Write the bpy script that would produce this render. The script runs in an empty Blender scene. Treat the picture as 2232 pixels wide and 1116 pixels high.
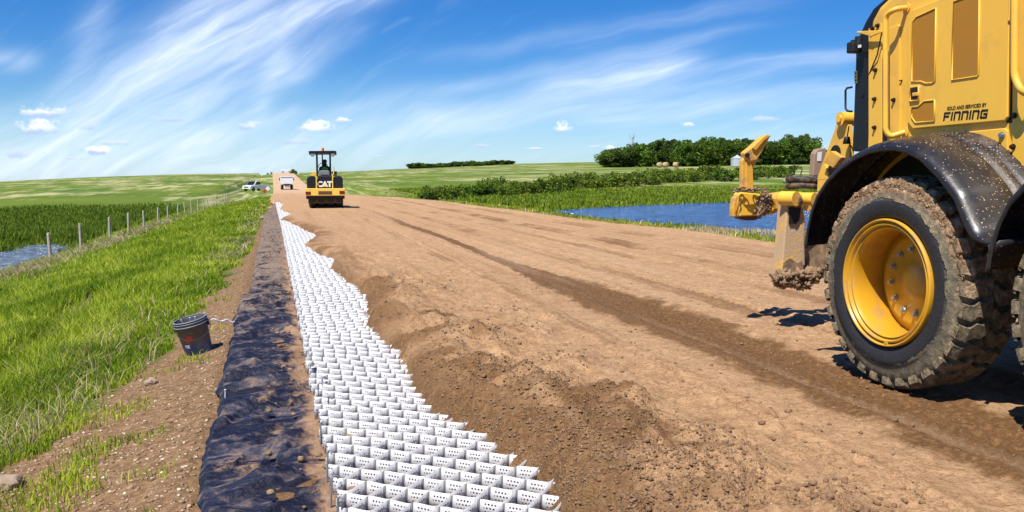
import bpy, bmesh, math, random
import numpy as np
from mathutils import Vector, Matrix
random.seed(4); rng = np.random.default_rng(7)
scene = bpy.context.scene
COL = scene.collection
R = math.radians

# ------------------------------------------------------------------ camera
EYE = 1.5
FPX = 1880.0
YAW = math.atan((1116-608)/FPX)
PITCH = math.atan(173/FPX)
cam_d = bpy.data.cameras.new('camera')
cam_d.sensor_width = 36.0
cam_d.lens = FPX/2232*36.0
cam_d.clip_start = 0.05
cam_d.clip_end = 9000
cam = bpy.data.objects.new('camera', cam_d)
COL.objects.link(cam)
cam.location = (0, 0, EYE)
cam.rotation_euler = (math.pi/2-PITCH, 0, -YAW)
scene.camera = cam

# ------------------------------------------------------------------ sun and sky
SUN = Vector((-0.43, -0.40, 1.0)).normalized()
sun_el = math.asin(SUN.z)
sd = bpy.data.lights.new('sun', 'SUN')
sd.energy = 5.0; sd.angle = R(0.5); sd.color = (1.0, 0.95, 0.87)
so = bpy.data.objects.new('sun', sd); COL.objects.link(so)
so.rotation_euler = SUN.to_track_quat('Z', 'Y').to_euler()
scene.view_settings.view_transform = 'Standard'
scene.view_settings.look = 'None'
scene.view_settings.exposure = 0.5
scene.view_settings.gamma = 1.0
scene.cycles.max_bounces = 8; scene.cycles.diffuse_bounces = 2; scene.cycles.transparent_max_bounces = 24

def ray(px, py):
    x, y, z = (px-1116)/FPX, 1.0, -(py-558)/FPX
    y, z = y*math.cos(PITCH)+z*math.sin(PITCH), -y*math.sin(PITCH)+z*math.cos(PITCH)
    return Vector((x*math.cos(YAW)+y*math.sin(YAW), -x*math.sin(YAW)+y*math.cos(YAW), z))
def on(px, py, z=0.0):
    r = ray(px, py); t = (z-EYE)/r.z; return (r.x*t, r.y*t)
def sx(px, py, X=4.7):
    r = ray(px, py); t = X/r.x; return (r.y*t, EYE+r.z*t)
def sy(px, py, Y):
    r = ray(px, py); t = Y/r.y; return (r.x*t, EYE+r.z*t)
def azim(px):
    return math.atan((px-1116)/FPX)+YAW

class NT:
    """small helper for shader node maths"""
    def __init__(s, nt): s.nt = nt
    def new(s, t, **k):
        n = s.nt.nodes.new(t)
        for a, b in k.items(): setattr(n, a, b)
        return n
    def put(s, sock, v):
        if hasattr(v, 'is_output') or isinstance(v, bpy.types.NodeSocket): s.nt.links.new(v, sock)
        elif v is not None:
            if isinstance(v, (tuple, list)) and len(v) == 3 and sock.type == 'RGBA': v = (*v, 1)
            sock.default_value = v
    def m(s, op, a, b=None, c=None, clamp=False):
        n = s.new('ShaderNodeMath', operation=op); n.use_clamp = clamp
        for i, v in enumerate((a, b, c)):
            if v is not None: s.put(n.inputs[i], v)
        return n.outputs[0]
    def add(s, a, b): return s.m('ADD', a, b)
    def sub(s, a, b): return s.m('SUBTRACT', a, b)
    def mul(s, a, b): return s.m('MULTIPLY', a, b)
    def mx(s, a, b): return s.m('MAXIMUM', a, b)
    def clamp(s, a): return s.m('ADD', a, 0.0, clamp=True)
    def ss(s, v, a, b, lo=0.0, hi=1.0):
        n = s.new('ShaderNodeMapRange'); n.interpolation_type = 'SMOOTHSTEP'
        for i, q in enumerate((v, a, b, lo, hi)): s.put(n.inputs[i], q)
        return n.outputs[0]
    def lin(s, v, a, b, lo=0.0, hi=1.0):
        n = s.new('ShaderNodeMapRange')
        for i, q in enumerate((v, a, b, lo, hi)): s.put(n.inputs[i], q)
        return n.outputs[0]
    def mix(s, f, a, b, mode='MIX'):
        n = s.new('ShaderNodeMix', data_type='RGBA', blend_type=mode); n.clamp_factor = True
        s.put(n.inputs['Factor'], f)
        A = [i for i in n.inputs if i.name == 'A' and i.type == 'RGBA'][0]
        B = [i for i in n.inputs if i.name == 'B' and i.type == 'RGBA'][0]
        s.put(A, a); s.put(B, b)
        return [o for o in n.outputs if o.type == 'RGBA'][0]
    def sep(s, v):
        n = s.new('ShaderNodeSeparateXYZ'); s.put(n.inputs[0], v); return n.outputs
    def comb(s, x, y, z=0.0):
        n = s.new('ShaderNodeCombineXYZ')
        for i, q in enumerate((x, y, z)): s.put(n.inputs[i], q)
        return n.outputs[0]
    def noise(s, vec, scale, detail=4, rough=.55, dist=0.0, col=False):
        n = s.new('ShaderNodeTexNoise')
        s.put(n.inputs['Vector'], vec); n.inputs['Scale'].default_value = scale
        n.inputs['Detail'].default_value = detail; n.inputs['Roughness'].default_value = rough
        n.inputs['Distortion'].default_value = dist
        return n.outputs['Color' if col else 'Fac']
    def vor(s, vec, scale, feature='F1', out='Distance'):
        n = s.new('ShaderNodeTexVoronoi', feature=feature); s.put(n.inputs['Vector'], vec)
        n.inputs['Scale'].default_value = scale; return n.outputs[out]
    def mapping(s, vec, scale=(1, 1, 1), rot=(0, 0, 0), loc=(0, 0, 0)):
        n = s.new('ShaderNodeMapping'); s.put(n.inputs['Vector'], vec)
        n.inputs['Scale'].default_value = scale; n.inputs['Rotation'].default_value = rot
        n.inputs['Location'].default_value = loc; return n.outputs[0]
    def ramp(s, f, stops):
        n = s.new('ShaderNodeValToRGB'); s.put(n.inputs[0], f)
        e = n.color_ramp.elements
        while len(e) < len(stops): e.new(0.5)
        for el, (p, c) in zip(e, stops): el.position = p; el.color = (*c, 1)
        return n.outputs[0]

world = bpy.data.worlds.new('World'); scene.world = world
world.use_nodes = True
wn = world.node_tree; wn.nodes.clear()
W = NT(wn)
sky = W.new('ShaderNodeTexSky', sky_type='NISHITA')
sky.sun_disc = False; sky.sun_elevation = sun_el
sky.sun_rotation = math.atan2(SUN.x, SUN.y)
sky.altitude = 600; sky.air_density = 1.0; sky.dust_density = 0.4; sky.ozone_density = 2.2
hs = W.new('ShaderNodeHueSaturation'); hs.inputs['Saturation'].default_value = 1.45; hs.inputs['Value'].default_value = 1.0
W.put(hs.inputs['Color'], sky.outputs[0])
skycol = W.mix(1.0, hs.outputs[0], (.66, .98, 1.38), 'MULTIPLY')
tc = W.new('ShaderNodeTexCoord')
dx, dy, dz = W.sep(tc.outputs['Generated'])
cy, sny = math.cos(YAW), math.sin(YAW)
right = W.add(W.mul(dx, cy), W.mul(dy, -sny))
fwd = W.mx(W.add(W.mul(dx, sny), W.mul(dy, cy)), 0.05)
S_ = W.m('DIVIDE', right, fwd); T_ = W.m('DIVIDE', dz, fwd)
def st(px, py):
    r = ray(px, py); a = r.x*cy-r.y*sny; b = r.x*sny+r.y*cy
    return a/b, r.z/b
PXU = 1/FPX
# a gently warped sky coordinate
wv = W.comb(S_, T_, 0.0)
wn1 = W.noise(wv, 5.0, 3, .5, 0, True)
n_x, n_y, _ = W.sep(wn1)
Sw = W.add(S_, W.mul(W.sub(n_x, .5), .05)); Tw = W.add(T_, W.mul(W.sub(n_y, .5), .05))
streaks = [ # x0,y0,x1,y1,width,strength
 (370,150,800,-30,42,1.0),(280,190,560,0,60,.62),(80,340,450,70,85,.52),(190,90,120,260,42,.30),
 (200,330,620,150,42,.40),(575,215,612,125,24,.42),(-60,345,420,345,100,.60),(-60,110,25,115,22,.35),
 (640,150,770,85,20,.35),(846,75,884,55,5,.14),(300,335,900,270,60,.34),(560,275,640,240,12,.4),
 (980,250,1430,150,26,.50),(1230,190,1430,150,34,.62),(950,285,1800,135,12,.30),(1350,245,1900,205,30,.42),
 (1050,110,1600,25,18,.20),(850,215,1500,90,16,.26),(1550,150,1950,100,12,.32),(500,350,2200,320,60,.28),(1000,262,1500,222,26,.32)]
acc = None
for (x0, y0, x1, y1, w, k) in streaks:
    a = st(x0, y0); b = st(x1, y1); w *= PXU
    L = math.hypot(b[0]-a[0], b[1]-a[1]); ux, uy = (b[0]-a[0])/L, (b[1]-a[1])/L
    ps = W.sub(Sw, a[0]); pt = W.sub(Tw, a[1])
    al = W.add(W.mul(ps, ux), W.mul(pt, uy))
    ac = W.add(W.mul(ps, -uy), W.mul(pt, ux))
    over = W.sub(al, W.m('MINIMUM', W.mx(al, 0.0), L))
    q = W.add(W.m('POWER', W.m('ABSOLUTE', W.m('DIVIDE', ac, w)), 2.0), W.m('POWER', W.m('ABSOLUTE', W.m('DIVIDE', over, max(w*2.2, L*.22))), 2.0))
    g = W.mul(W.m('EXPONENT', W.mul(q, -1.0)), k)
    acc = g if acc is None else W.sub(W.add(acc, g), W.mul(acc, g))
# fibrous structure along the wind
def turned(a, fu, fv):
    ca, sa = math.cos(R(a)), math.sin(R(a))
    return W.comb(W.mul(W.add(W.mul(Sw, ca), W.mul(Tw, sa)), fu), W.mul(W.add(W.mul(Sw, -sa), W.mul(Tw, ca)), fv))
fib1 = W.noise(turned(29, 4.5, 30.0), 1.3, 7, .62, .5)
fib2 = W.noise(turned(11, 3.5, 48.0), 1.3, 7, .62, .25)
leftness = W.ss(S_, -.15, .15)
fib = W.add(W.mul(fib1, W.sub(1.0, leftness)), W.mul(fib2, leftness))
fibk = W.lin(fib, .30, .68, .36, 1.28)
thin = W.mul(W.ss(fib, .52, .75), .08)
cir = W.clamp(W.add(W.mul(W.mul(acc, .88), fibk), thin))
hz = W.mul(W.ss(T_, .14, -.02), .30)     # paler air near the skyline
c0 = W.mix(hz, skycol, (8.2, 11.2, 13.2))
c1 = W.mix(W.mul(cir, .84), c0, (10.6, 12.0, 14.2))
puffs = [ # x,y,halfwidth,halfheight,whiteness
 (92,247,58,16,.75),(88,282,52,20,.85),(205,277,32,12,.3),(368,260,48,8,.3),(236,330,34,12,1),(262,312,40,7,.45),
 (545,276,20,13,.55),(698,280,38,17,1.1),(757,263,20,8,.8),(662,309,38,10,.35),(1217,281,22,14,1.05),(1492,273,20,7,.7),
 (1668,262,32,9,.45),(1322,324,16,8,.8),(45,336,44,12,.3),(960,266,12,5,.4),(1050,318,16,5,.4),(1158,324,20,4,.6),
 (180,345,30,5,.45),(825,340,16,4,.45),(1280,320,14,4,.5)]
pn = W.sub(W.noise(W.mapping(W.comb(S_, T_), scale=(1, 1.5, 1)), 55.0, 6, .62), .5)
mcol = None
out = c1
for (x, y, hw, hh, wh) in puffs:
    a = st(x, y); hw *= PXU; hh *= PXU
    u = W.m('DIVIDE', W.sub(Sw, a[0]), hw); v = W.m('DIVIDE', W.sub(T_, a[1]), hh)
    vv = W.mx(v, W.mul(v, -1.5))
    d = W.m('SQRT', W.add(W.mul(u, u), W.mul(vv, vv)))
    f = W.ss(W.add(d, W.mul(pn, 3.4)), 1.15, .45)
    shade = W.ss(W.add(v, W.mul(pn, 2.0)), -.5, .45)
    base = (5.8, 7.4, 10.8); top = tuple(base[i]+(((13.5, 13.8, 14.2)[i])-base[i])*wh for i in range(3))
    out = W.mix(W.mul(f, .9 if wh > .5 else .6), out, W.mix(shade, base, top))
bg = W.new('ShaderNodeBackground'); W.put(bg.inputs[0], out); bg.inputs[1].default_value = 0.064
ow = W.new('ShaderNodeOutputWorld'); wn.links.new(bg.outputs[0], ow.inputs[0])

# ------------------------------------------------------------------ numeric noise
def _h(ix, iy, s):
    h = (ix.astype(np.int64)*374761393 + iy.astype(np.int64)*668265263 + s*974634777) & 0xffffffff
    h = ((h ^ (h >> 13))*1274126177) & 0xffffffff
    return ((h ^ (h >> 16)) & 0xffff)/65535.0
def vnoise(x, y, s=0):
    x = np.asarray(x, float); y = np.asarray(y, float)
    xi = np.floor(x); yi = np.floor(y); fx = x-xi; fy = y-yi
    fx = fx*fx*(3-2*fx); fy = fy*fy*(3-2*fy)
    a = _h(xi, yi, s); b = _h(xi+1, yi, s); c = _h(xi, yi+1, s); d = _h(xi+1, yi+1, s)
    return (a*(1-fx)+b*fx)*(1-fy)+(c*(1-fx)+d*fx)*fy
def fbm(x, y, s=0, o=4):
    t = 0; a = .5; n = 0
    for k in range(o):
        t = t+a*vnoise(x*2**k, y*2**k, s+k*17); n += a; a *= .5
    return t/n*2-1
def sstep(a, b, x):
    t = np.clip((np.asarray(x, float)-a)/(b-a), 0, 1); return t*t*(3-2*t)

# ------------------------------------------------------------------ terrain
def road_profile(Y):
    return np.interp(Y, [-50, 55, 90, 130, 180, 230, 330, 430, 520, 640, 900], [0, 0, -.35, -.9, -1.2, -1.1, .3, 2.2, 3.6, 3.4, 0])
_c = [(-400, 402), (0, 394), (200, 386), (400, 380), (600, 377.5), (760, 374), (900, 367), (1120, 357), (1300, 353), (1700, 348), (2232, 345), (3200, 345)]
_az = [azim(a) for a, b in _c]; _cz = [EYE+(385-b)*700/FPX for a, b in _c]
_az = [-3.2]+_az+[3.2]; _cz = [_cz[0]]+_cz+[_cz[-1]]
LAKE_Z, POND_Z = -1.0, -2.2
lake_px = [(1185, 461), (1260, 472), (1350, 484), (1440, 492), (1520, 498), (1600, 510), (1700, 524), (1850, 548), (2050, 590),
           (2350, 520), (2300, 440), (2000, 432), (1800, 436), (1700, 438), (1600, 441), (1500, 444), (1400, 448), (1300, 453)]
lake = np.array([on(a, b, LAKE_Z) for a, b in lake_px])
pond_px = [(-260, 640), (-60, 606), (0, 592), (70, 578), (110, 560), (150, 546), (158, 538), (120, 533), (60, 534), (10, 548), (-60, 552), (-300, 560)]
pond = np.array([on(a, b, POND_Z) for a, b in pond_px])
def sdpoly(P, X, Y):
    X = np.asarray(X, float); Y = np.asarray(Y, float)
    d = np.full(X.shape, 1e9); ins = np.zeros(X.shape, bool)
    n = len(P)
    for i in range(n):
        ax, ay = P[i]; bx, by = P[(i+1) % n]
        ex, ey = bx-ax, by-ay
        t = np.clip(((X-ax)*ex+(Y-ay)*ey)/(ex*ex+ey*ey), 0, 1)
        d = np.minimum(d, np.hypot(X-ax-t*ex, Y-ay-t*ey))
        c = ((ay > Y) != (by > Y)) & (X < (bx-ax)*(Y-ay)/((by-ay) if by != ay else 1e-9)+ax)
        ins ^= c
    return np.where(ins, d, -d)
RE_Y = [-20, 0, 13, 17, 22, 27, 39, 54, 72, 82, 120, 190, 260, 520, 900]
RE_X = [11.5, 11.5, 11.2, 10.9, 11.1, 10.4, 10.2, 9.6, 8.6, 8.0, 7.5, 7.8, 8.0, 8.8, 9]
RL_Y = [-20, 30, 55, 100, 190, 300, 520, 900]
RL_X = [-.55, -.6, -.35, -.6, -.9, -1.8, -3.0, -3]
def ground_h(X, Y):
    X = np.asarray(X, float); Y = np.asarray(Y, float)
    D = np.hypot(X, Y); A = np.arctan2(X, np.where(Y == 0, 1e-6, Y))
    zc = np.interp(A, _az, _cz)
    base = np.where(X < 0, -2.12, -.85)
    base = np.where(D > 1, base, base)
    f = np.clip((D-105)/595, 0, 1)
    f = np.where(X < 0, f**.8, f)
    far = base+(zc-base)*f
    far = far-np.clip(D-700, 0, 900)*.03
    far = far+fbm(X*.02, Y*.02, 3, 3)*.35*sstep(60, 200, D)*(1-sstep(450, 700, D))+fbm(X*.25, Y*.25, 5, 3)*.06
    rp = road_profile(Y)
    xr = np.interp(Y, RE_Y, RE_X); xl = np.interp(Y, RL_Y, RL_X)
    # left bank
    dl = xl-X
    left = rp-.25-.195*np.clip(dl, 0, 8.6)
    wl = sstep(7.0, 12.0, dl)
    zl = left*(1-wl)+far*wl
    dr = X-xr
    right = rp-.06-.30*np.clip(dr, 0, 3.4)
    wr = sstep(4, 8, dr)
    zr = right*(1-wr)+far*wr
    z = np.where(dl > 0, zl, np.where(dr > 0, zr, rp-.25-.08*np.clip(-dl/.4, 0, 1)))
    # soft shoulder just outside the road sheet
    z = np.where((dl <= 0) & (dr <= 0) & (dr > -.5), rp-.06-.26*np.clip(-dr/.5, 0, 1), z)
    z = z+np.where(dl > 0, fbm(X*1.3, Y*1.3, 9, 4)*.05*np.clip(dl, 0, 1), 0)
    # wheel rut through the grass
    z = z-.09*np.exp(-((X+3.2+.15*np.sin(Y*.5))/.16)**2)*(Y < 18)
    s = sdpoly(lake, X, Y); k = sstep(-1.2, 1.6, s); z = z*(1-k)+(LAKE_Z-.5)*k
    s = sdpoly(pond, X, Y); k = sstep(-1.5, 1.5, s); z = z*(1-k)+(POND_Z-.5)*k
    return z
def gh(x, y): return float(ground_h(np.array([x]), np.array([y]))[0])

# ------------------------------------------------------------------ object helpers
def tag(o, label=None, cat=None, group=None, kind=None):
    if label: o['label'] = label
    if cat: o['category'] = cat
    if group: o['group'] = group
    if kind: o['kind'] = kind
    return o
def empty(name, loc=(0, 0, 0), rz=0, label=None, cat=None, group=None):
    o = bpy.data.objects.new(name, None); COL.objects.link(o)
    o.empty_display_size = .1; o.location = loc; o.rotation_euler = (0, 0, rz)
    return tag(o, label, cat, group)
def fast_mesh(name, V, F, mat=None, parent=None, smooth=False, uv=None):
    """V (n,3), F (m,k) all faces with k corners"""
    V = np.ascontiguousarray(V, np.float32); F = np.ascontiguousarray(F, np.int32)
    me = bpy.data.meshes.new(name); k = F.shape[1]
    me.vertices.add(len(V)); me.vertices.foreach_set('co', V.ravel())
    me.loops.add(F.size); me.loops.foreach_set('vertex_index', F.ravel())
    me.polygons.add(len(F)); me.polygons.foreach_set('loop_start', np.arange(0, F.size, k, dtype=np.int32))
    me.polygons.foreach_set('loop_total', np.full(len(F), k, np.int32))
    if smooth: me.polygons.foreach_set('use_smooth', np.ones(len(F), bool))
    if uv is not None:
        l = me.uv_layers.new(name='UVMap'); l.data.foreach_set('uv', np.ascontiguousarray(uv[F.ravel()], np.float32).ravel())
    me.update(calc_edges=True); me.validate()
    if mat: me.materials.append(mat)
    o = bpy.data.objects.new(name, me); COL.objects.link(o)
    if parent: o.parent = parent
    return o
class MB:
    def __init__(s): s.v = []; s.f = []; s.sm = []
    def _add(s, vs, fs, smooth=False, M=None):
        n = len(s.v)
        s.v += [tuple(M @ Vector(v)) if M is not None else tuple(v) for v in vs]
        s.f += [tuple(i+n for i in f) for f in fs]; s.sm += [smooth]*len(fs); return s
    def box(s, c, d, M=None, rot=None):
        x, y, z = (q/2 for q in d)
        vs = [Vector((sx_*x, sy_*y, sz_*z)) for sx_ in (-1, 1) for sy_ in (-1, 1) for sz_ in (-1, 1)]
        if rot: E = Matrix.Rotation(rot[2], 3, 'Z') @ Matrix.Rotation(rot[1], 3, 'Y') @ Matrix.Rotation(rot[0], 3, 'X'); vs = [E @ v for v in vs]
        vs = [v+Vector(c) for v in vs]
        return s._add(vs, [(0, 1, 3, 2), (4, 6, 7, 5), (0, 4, 5, 1), (2, 3, 7, 6), (0, 2, 6, 4), (1, 5, 7, 3)], M=M)
    def cyl(s, a, b, r0, r1=None, n=16, caps=True, smooth=True):
        a = Vector(a); b = Vector(b); r1 = r0 if r1 is None else r1
        d = (b-a).normalized(); u = d.orthogonal().normalized(); w = d.cross(u)
        vs = []
        for p, r in ((a, r0), (b, r1)):
            for k in range(n):
                t = 2*math.pi*k/n; vs.append(p+u*(r*math.cos(t))+w*(r*math.sin(t)))
        s._add(vs, [(k, (k+1) % n, n+(k+1) % n, n+k) for k in range(n)], smooth)
        if caps: s._add(vs, [tuple(range(n))[::-1], tuple(range(n, 2*n))])
        return s
    def tube(s, pts, r, n=10, closed=False):
        pts = [Vector(p) for p in pts]; m = len(pts); vs = []
        prev = None
        for i, p in enumerate(pts):
            if closed: d = pts[(i+1) % m]-pts[i-1]
            else: d = pts[min(i+1, m-1)]-pts[max(i-1, 0)]
            d.normalize()
            u = (prev-d*prev.dot(d)).normalized() if prev is not None else d.orthogonal().normalized()
            prev = u; w = d.cross(u)
            rr = r[i] if isinstance(r, (list, tuple)) else r
            for k in range(n):
                t = 2*math.pi*k/n; vs.append(p+u*(rr*math.cos(t))+w*(rr*math.sin(t)))
        fs = []
        for i in range(m if closed else m-1):
            j = (i+1) % m
            for k in range(n): fs.append((i*n+k, i*n+(k+1) % n, j*n+(k+1) % n, j*n+k))
        s._add(vs, fs, True)
        if not closed: s._add(vs, [tuple(range(n))[::-1], tuple(range((m-1)*n, m*n))])
        return s
    def prism(s, poly, a, b, axis='X'):
        """poly in the two other axes (in xyz order), extruded from a to b along axis"""
        def mk(p, t):
            return {'X': (t, p[0], p[1]), 'Y': (p[0], t, p[1]), 'Z': (p[0], p[1], t)}[axis]
        n = len(poly); vs = [mk(p, a) for p in poly]+[mk(p, b) for p in poly]
        fs = [tuple(range(n)), tuple(range(2*n-1, n-1, -1))]+[(k, n+k, n+(k+1) % n, (k+1) % n) for k in range(n)]
        return s._add(vs, fs)
    def lathe(s, prof, c, axis='Z', n=32, smooth=True, closed=False):
        """prof: list of (r, h)"""
        c = Vector(c); vs = []
        for r, h in prof:
            for k in range(n):
                t = 2*math.pi*k/n; a, b = r*math.cos(t), r*math.sin(t)
                vs.append(c+Vector({'Z': (a, b, h), 'X': (h, a, b), 'Y': (a, h, b)}[axis]))
        m = len(prof); fs = []
        for i in range(m if closed else m-1):
            j = (i+1) % m
            for k in range(n): fs.append((i*n+k, i*n+(k+1) % n, j*n+(k+1) % n, j*n+k))
        return s._add(vs, fs, smooth)
    def blob(s, c, r, seed=0, amp=.25, fr=2.0, sub=3, squash=(1, 1, 1)):
        bm = bmesh.new(); bmesh.ops.create_icosphere(bm, subdivisions=sub, radius=1)
        rs = random.Random(seed); o = Vector((rs.uniform(0, 50), rs.uniform(0, 50), rs.uniform(0, 50)))
        from mathutils import noise as mn
        vs = []
        for v in bm.verts:
            k = 1+amp*mn.fractal(v.co*fr+o, .9, 2.1, 4)
            vs.append(Vector(c)+Vector((v.co.x*squash[0], v.co.y*squash[1], v.co.z*squash[2]))*(r*k))
        bm.verts.index_update()
        fs = [tuple(v.index for v in f.verts) for f in bm.faces]
        bm.free(); return s._add(vs, fs, True)
    def build(s, name, mat=None, parent=None, bevel=0, segs=2, uv=None):
        me = bpy.data.meshes.new(name); me.from_pydata(s.v, [], s.f); me.validate()
        if len(me.polygons) == len(s.sm): me.polygons.foreach_set('use_smooth', s.sm)
        bm = bmesh.new(); bm.from_mesh(me); bmesh.ops.recalc_face_normals(bm, faces=bm.faces); bm.to_mesh(me); bm.free()
        if mat: me.materials.append(mat)
        o = bpy.data.objects.new(name, me); COL.objects.link(o)
        if parent: o.parent = parent
        if bevel:
            b = o.modifiers.new('bevel', 'BEVEL'); b.width = bevel; b.segments = segs; b.limit_method = 'ANGLE'; b.angle_limit = R(35)
            b.harden_normals = False
        return o
def children(o): return [c for c in bpy.data.objects if c.parent == o]
def copy_tree(o, kids=None):
    c = o.copy(); COL.objects.link(c)
    for ch in (kids if kids is not None else children(o)):
        d = ch.copy(); COL.objects.link(d); d.parent = c
    return c

# ------------------------------------------------------------------ materials
def mat(name):
    m = bpy.data.materials.new(name); m.use_nodes = True
    nt = m.node_tree; nt.nodes.clear(); n = NT(nt)
    b = n.new('ShaderNodeBsdfPrincipled'); o = n.new('ShaderNodeOutputMaterial'); nt.links.new(b.outputs[0], o.inputs[0])
    n.bsdf = b; n.outn = o; return m, n
def setp(n, **k):
    for a, v in k.items():
        n.put(n.bsdf.inputs[{'color': 'Base Color', 'rough': 'Roughness', 'metal': 'Metallic', 'alpha': 'Alpha', 'spec': 'Specular IOR Level', 'coat': 'Coat Weight', 'normal': 'Normal', 'trans': 'Transmission Weight'}[a]], v)
def bump(n, h, strength=.5, dist=.02):
    b = n.new('ShaderNodeBump'); b.inputs['Strength'].default_value = strength; b.inputs['Distance'].default_value = dist
    n.put(b.inputs['Height'], h); setp(n, normal=b.outputs[0]); return b
def coord(n, kind='Object'): return n.new('ShaderNodeTexCoord').outputs[kind]
def pos(n): return n.new('ShaderNodeNewGeometry').outputs['Position']

def simple(name, col, rough=.5, metal=0, dirt=0, dcol=(.30, .18, .09), scale=6, bumpy=0, coat=0, spec=.5, dthr=.55):
    m, n = mat(name); c = coord(n)
    base = n.mix(n.mul(n.noise(c, scale*2.3, 5), .4), col, tuple(v*.80 for v in col))
    if dirt:
        d = n.ss(n.add(n.noise(c, scale, 7, .65), n.mul(n.noise(c, scale*9, 3), .12)), dthr-.02, dthr+.16)
        d = n.mul(d, dirt)
        base = n.mix(d, base, dcol); setp(n, rough=n.add(n.mul(d, .9-rough), rough))
    else: setp(n, rough=n.lin(n.noise(c, scale*4, 4), .3, .7, rough*.85, min(1, rough*1.15)))
    setp(n, color=base, metal=metal, coat=coat, spec=spec)
    if bumpy: bump(n, n.noise(c, scale*6, 5), bumpy, .01)
    return m

YEL = (.88, .49, .055)
M = {}
M['yellow'] = simple('machine_yellow', YEL, .42, dirt=.32, scale=3, dthr=.58, dcol=(.42, .24, .09), coat=.08)
M['yellow_dirty'] = simple('machine_yellow_dirty', (.72, .38, .05), .5, dirt=.95, scale=7, dthr=.56, bumpy=.25, dcol=(.36, .22, .12))
M['rim_yellow'] = simple('rim_yellow', (.64, .33, .018), .38, dirt=.55, scale=5, dthr=.56, coat=.2)
M['arm'] = simple('muddy_arm', (.74, .42, .08), .6, dirt=1, scale=6, dthr=.43, bumpy=.5, dcol=(.50, .34, .20))
M['mud'] = simple('dried_mud', (.32, .205, .115), .95, dirt=.8, dcol=(.16, .095, .05), scale=14, bumpy=1.0, dthr=.5)
M['black'] = simple('black_paint', (.012, .012, .015), .45, dirt=.15, dcol=(.08, .06, .045), dthr=.62, spec=.35)
M['black_plain'] = simple('black_rubber_part', (.010, .010, .012), .6)
M['bolt'] = simple('bolt_dark', (.05, .035, .025), .45, .6)
M['steel'] = simple('bolt_steel', (.42, .42, .42), .35, .85, dirt=.3)
M['chain'] = simple('chain_steel', (.28, .2, .14), .5, .6, dirt=.7, scale=20)
M['white'] = simple('white_paint', (.78, .78, .77), .4)
M['grey'] = simple('grey_plastic', (.20, .205, .22), .5)
M['glass'] = simple('dark_glass', (.012, .016, .022), .08, spec=.8)
M['glassc'] = simple('lamp_lens', (.7, .72, .74), .1, .3)
M['red'] = simple('red_lens', (.16, .012, .008), .3)
M['orange'] = simple('orange_lens', (.75, .16, .01), .35)
M['ink'] = simple('black_ink', (.008, .008, .008), .6)
M['galv'] = simple('galvanised_sheet', (.62, .66, .72), .45, .45, dirt=.2, scale=1)
M['skin'] = simple('skin', (.30, .15, .09), .6)
M['dark_cloth'] = simple('dark_clothing', (.02, .02, .025), .9)
M['vest'] = simple('hi_vis_vest', (.28, .62, .04), .8)
M['wire'] = simple('fence_wire', (.09, .08, .075), .6, .5)
M['bale'] = simple('straw', (.46, .33, .17), .95, dirt=.5, dcol=(.3, .21, .1), scale=2, bumpy=.8)
M['rock'] = simple('stone', (.34, .25, .17), .9, dirt=.4, dcol=(.2, .13, .08), scale=5, bumpy=.7)
M['tan_body'] = simple('tan_paint', (.33, .22, .15), .6, dirt=.4)

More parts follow.
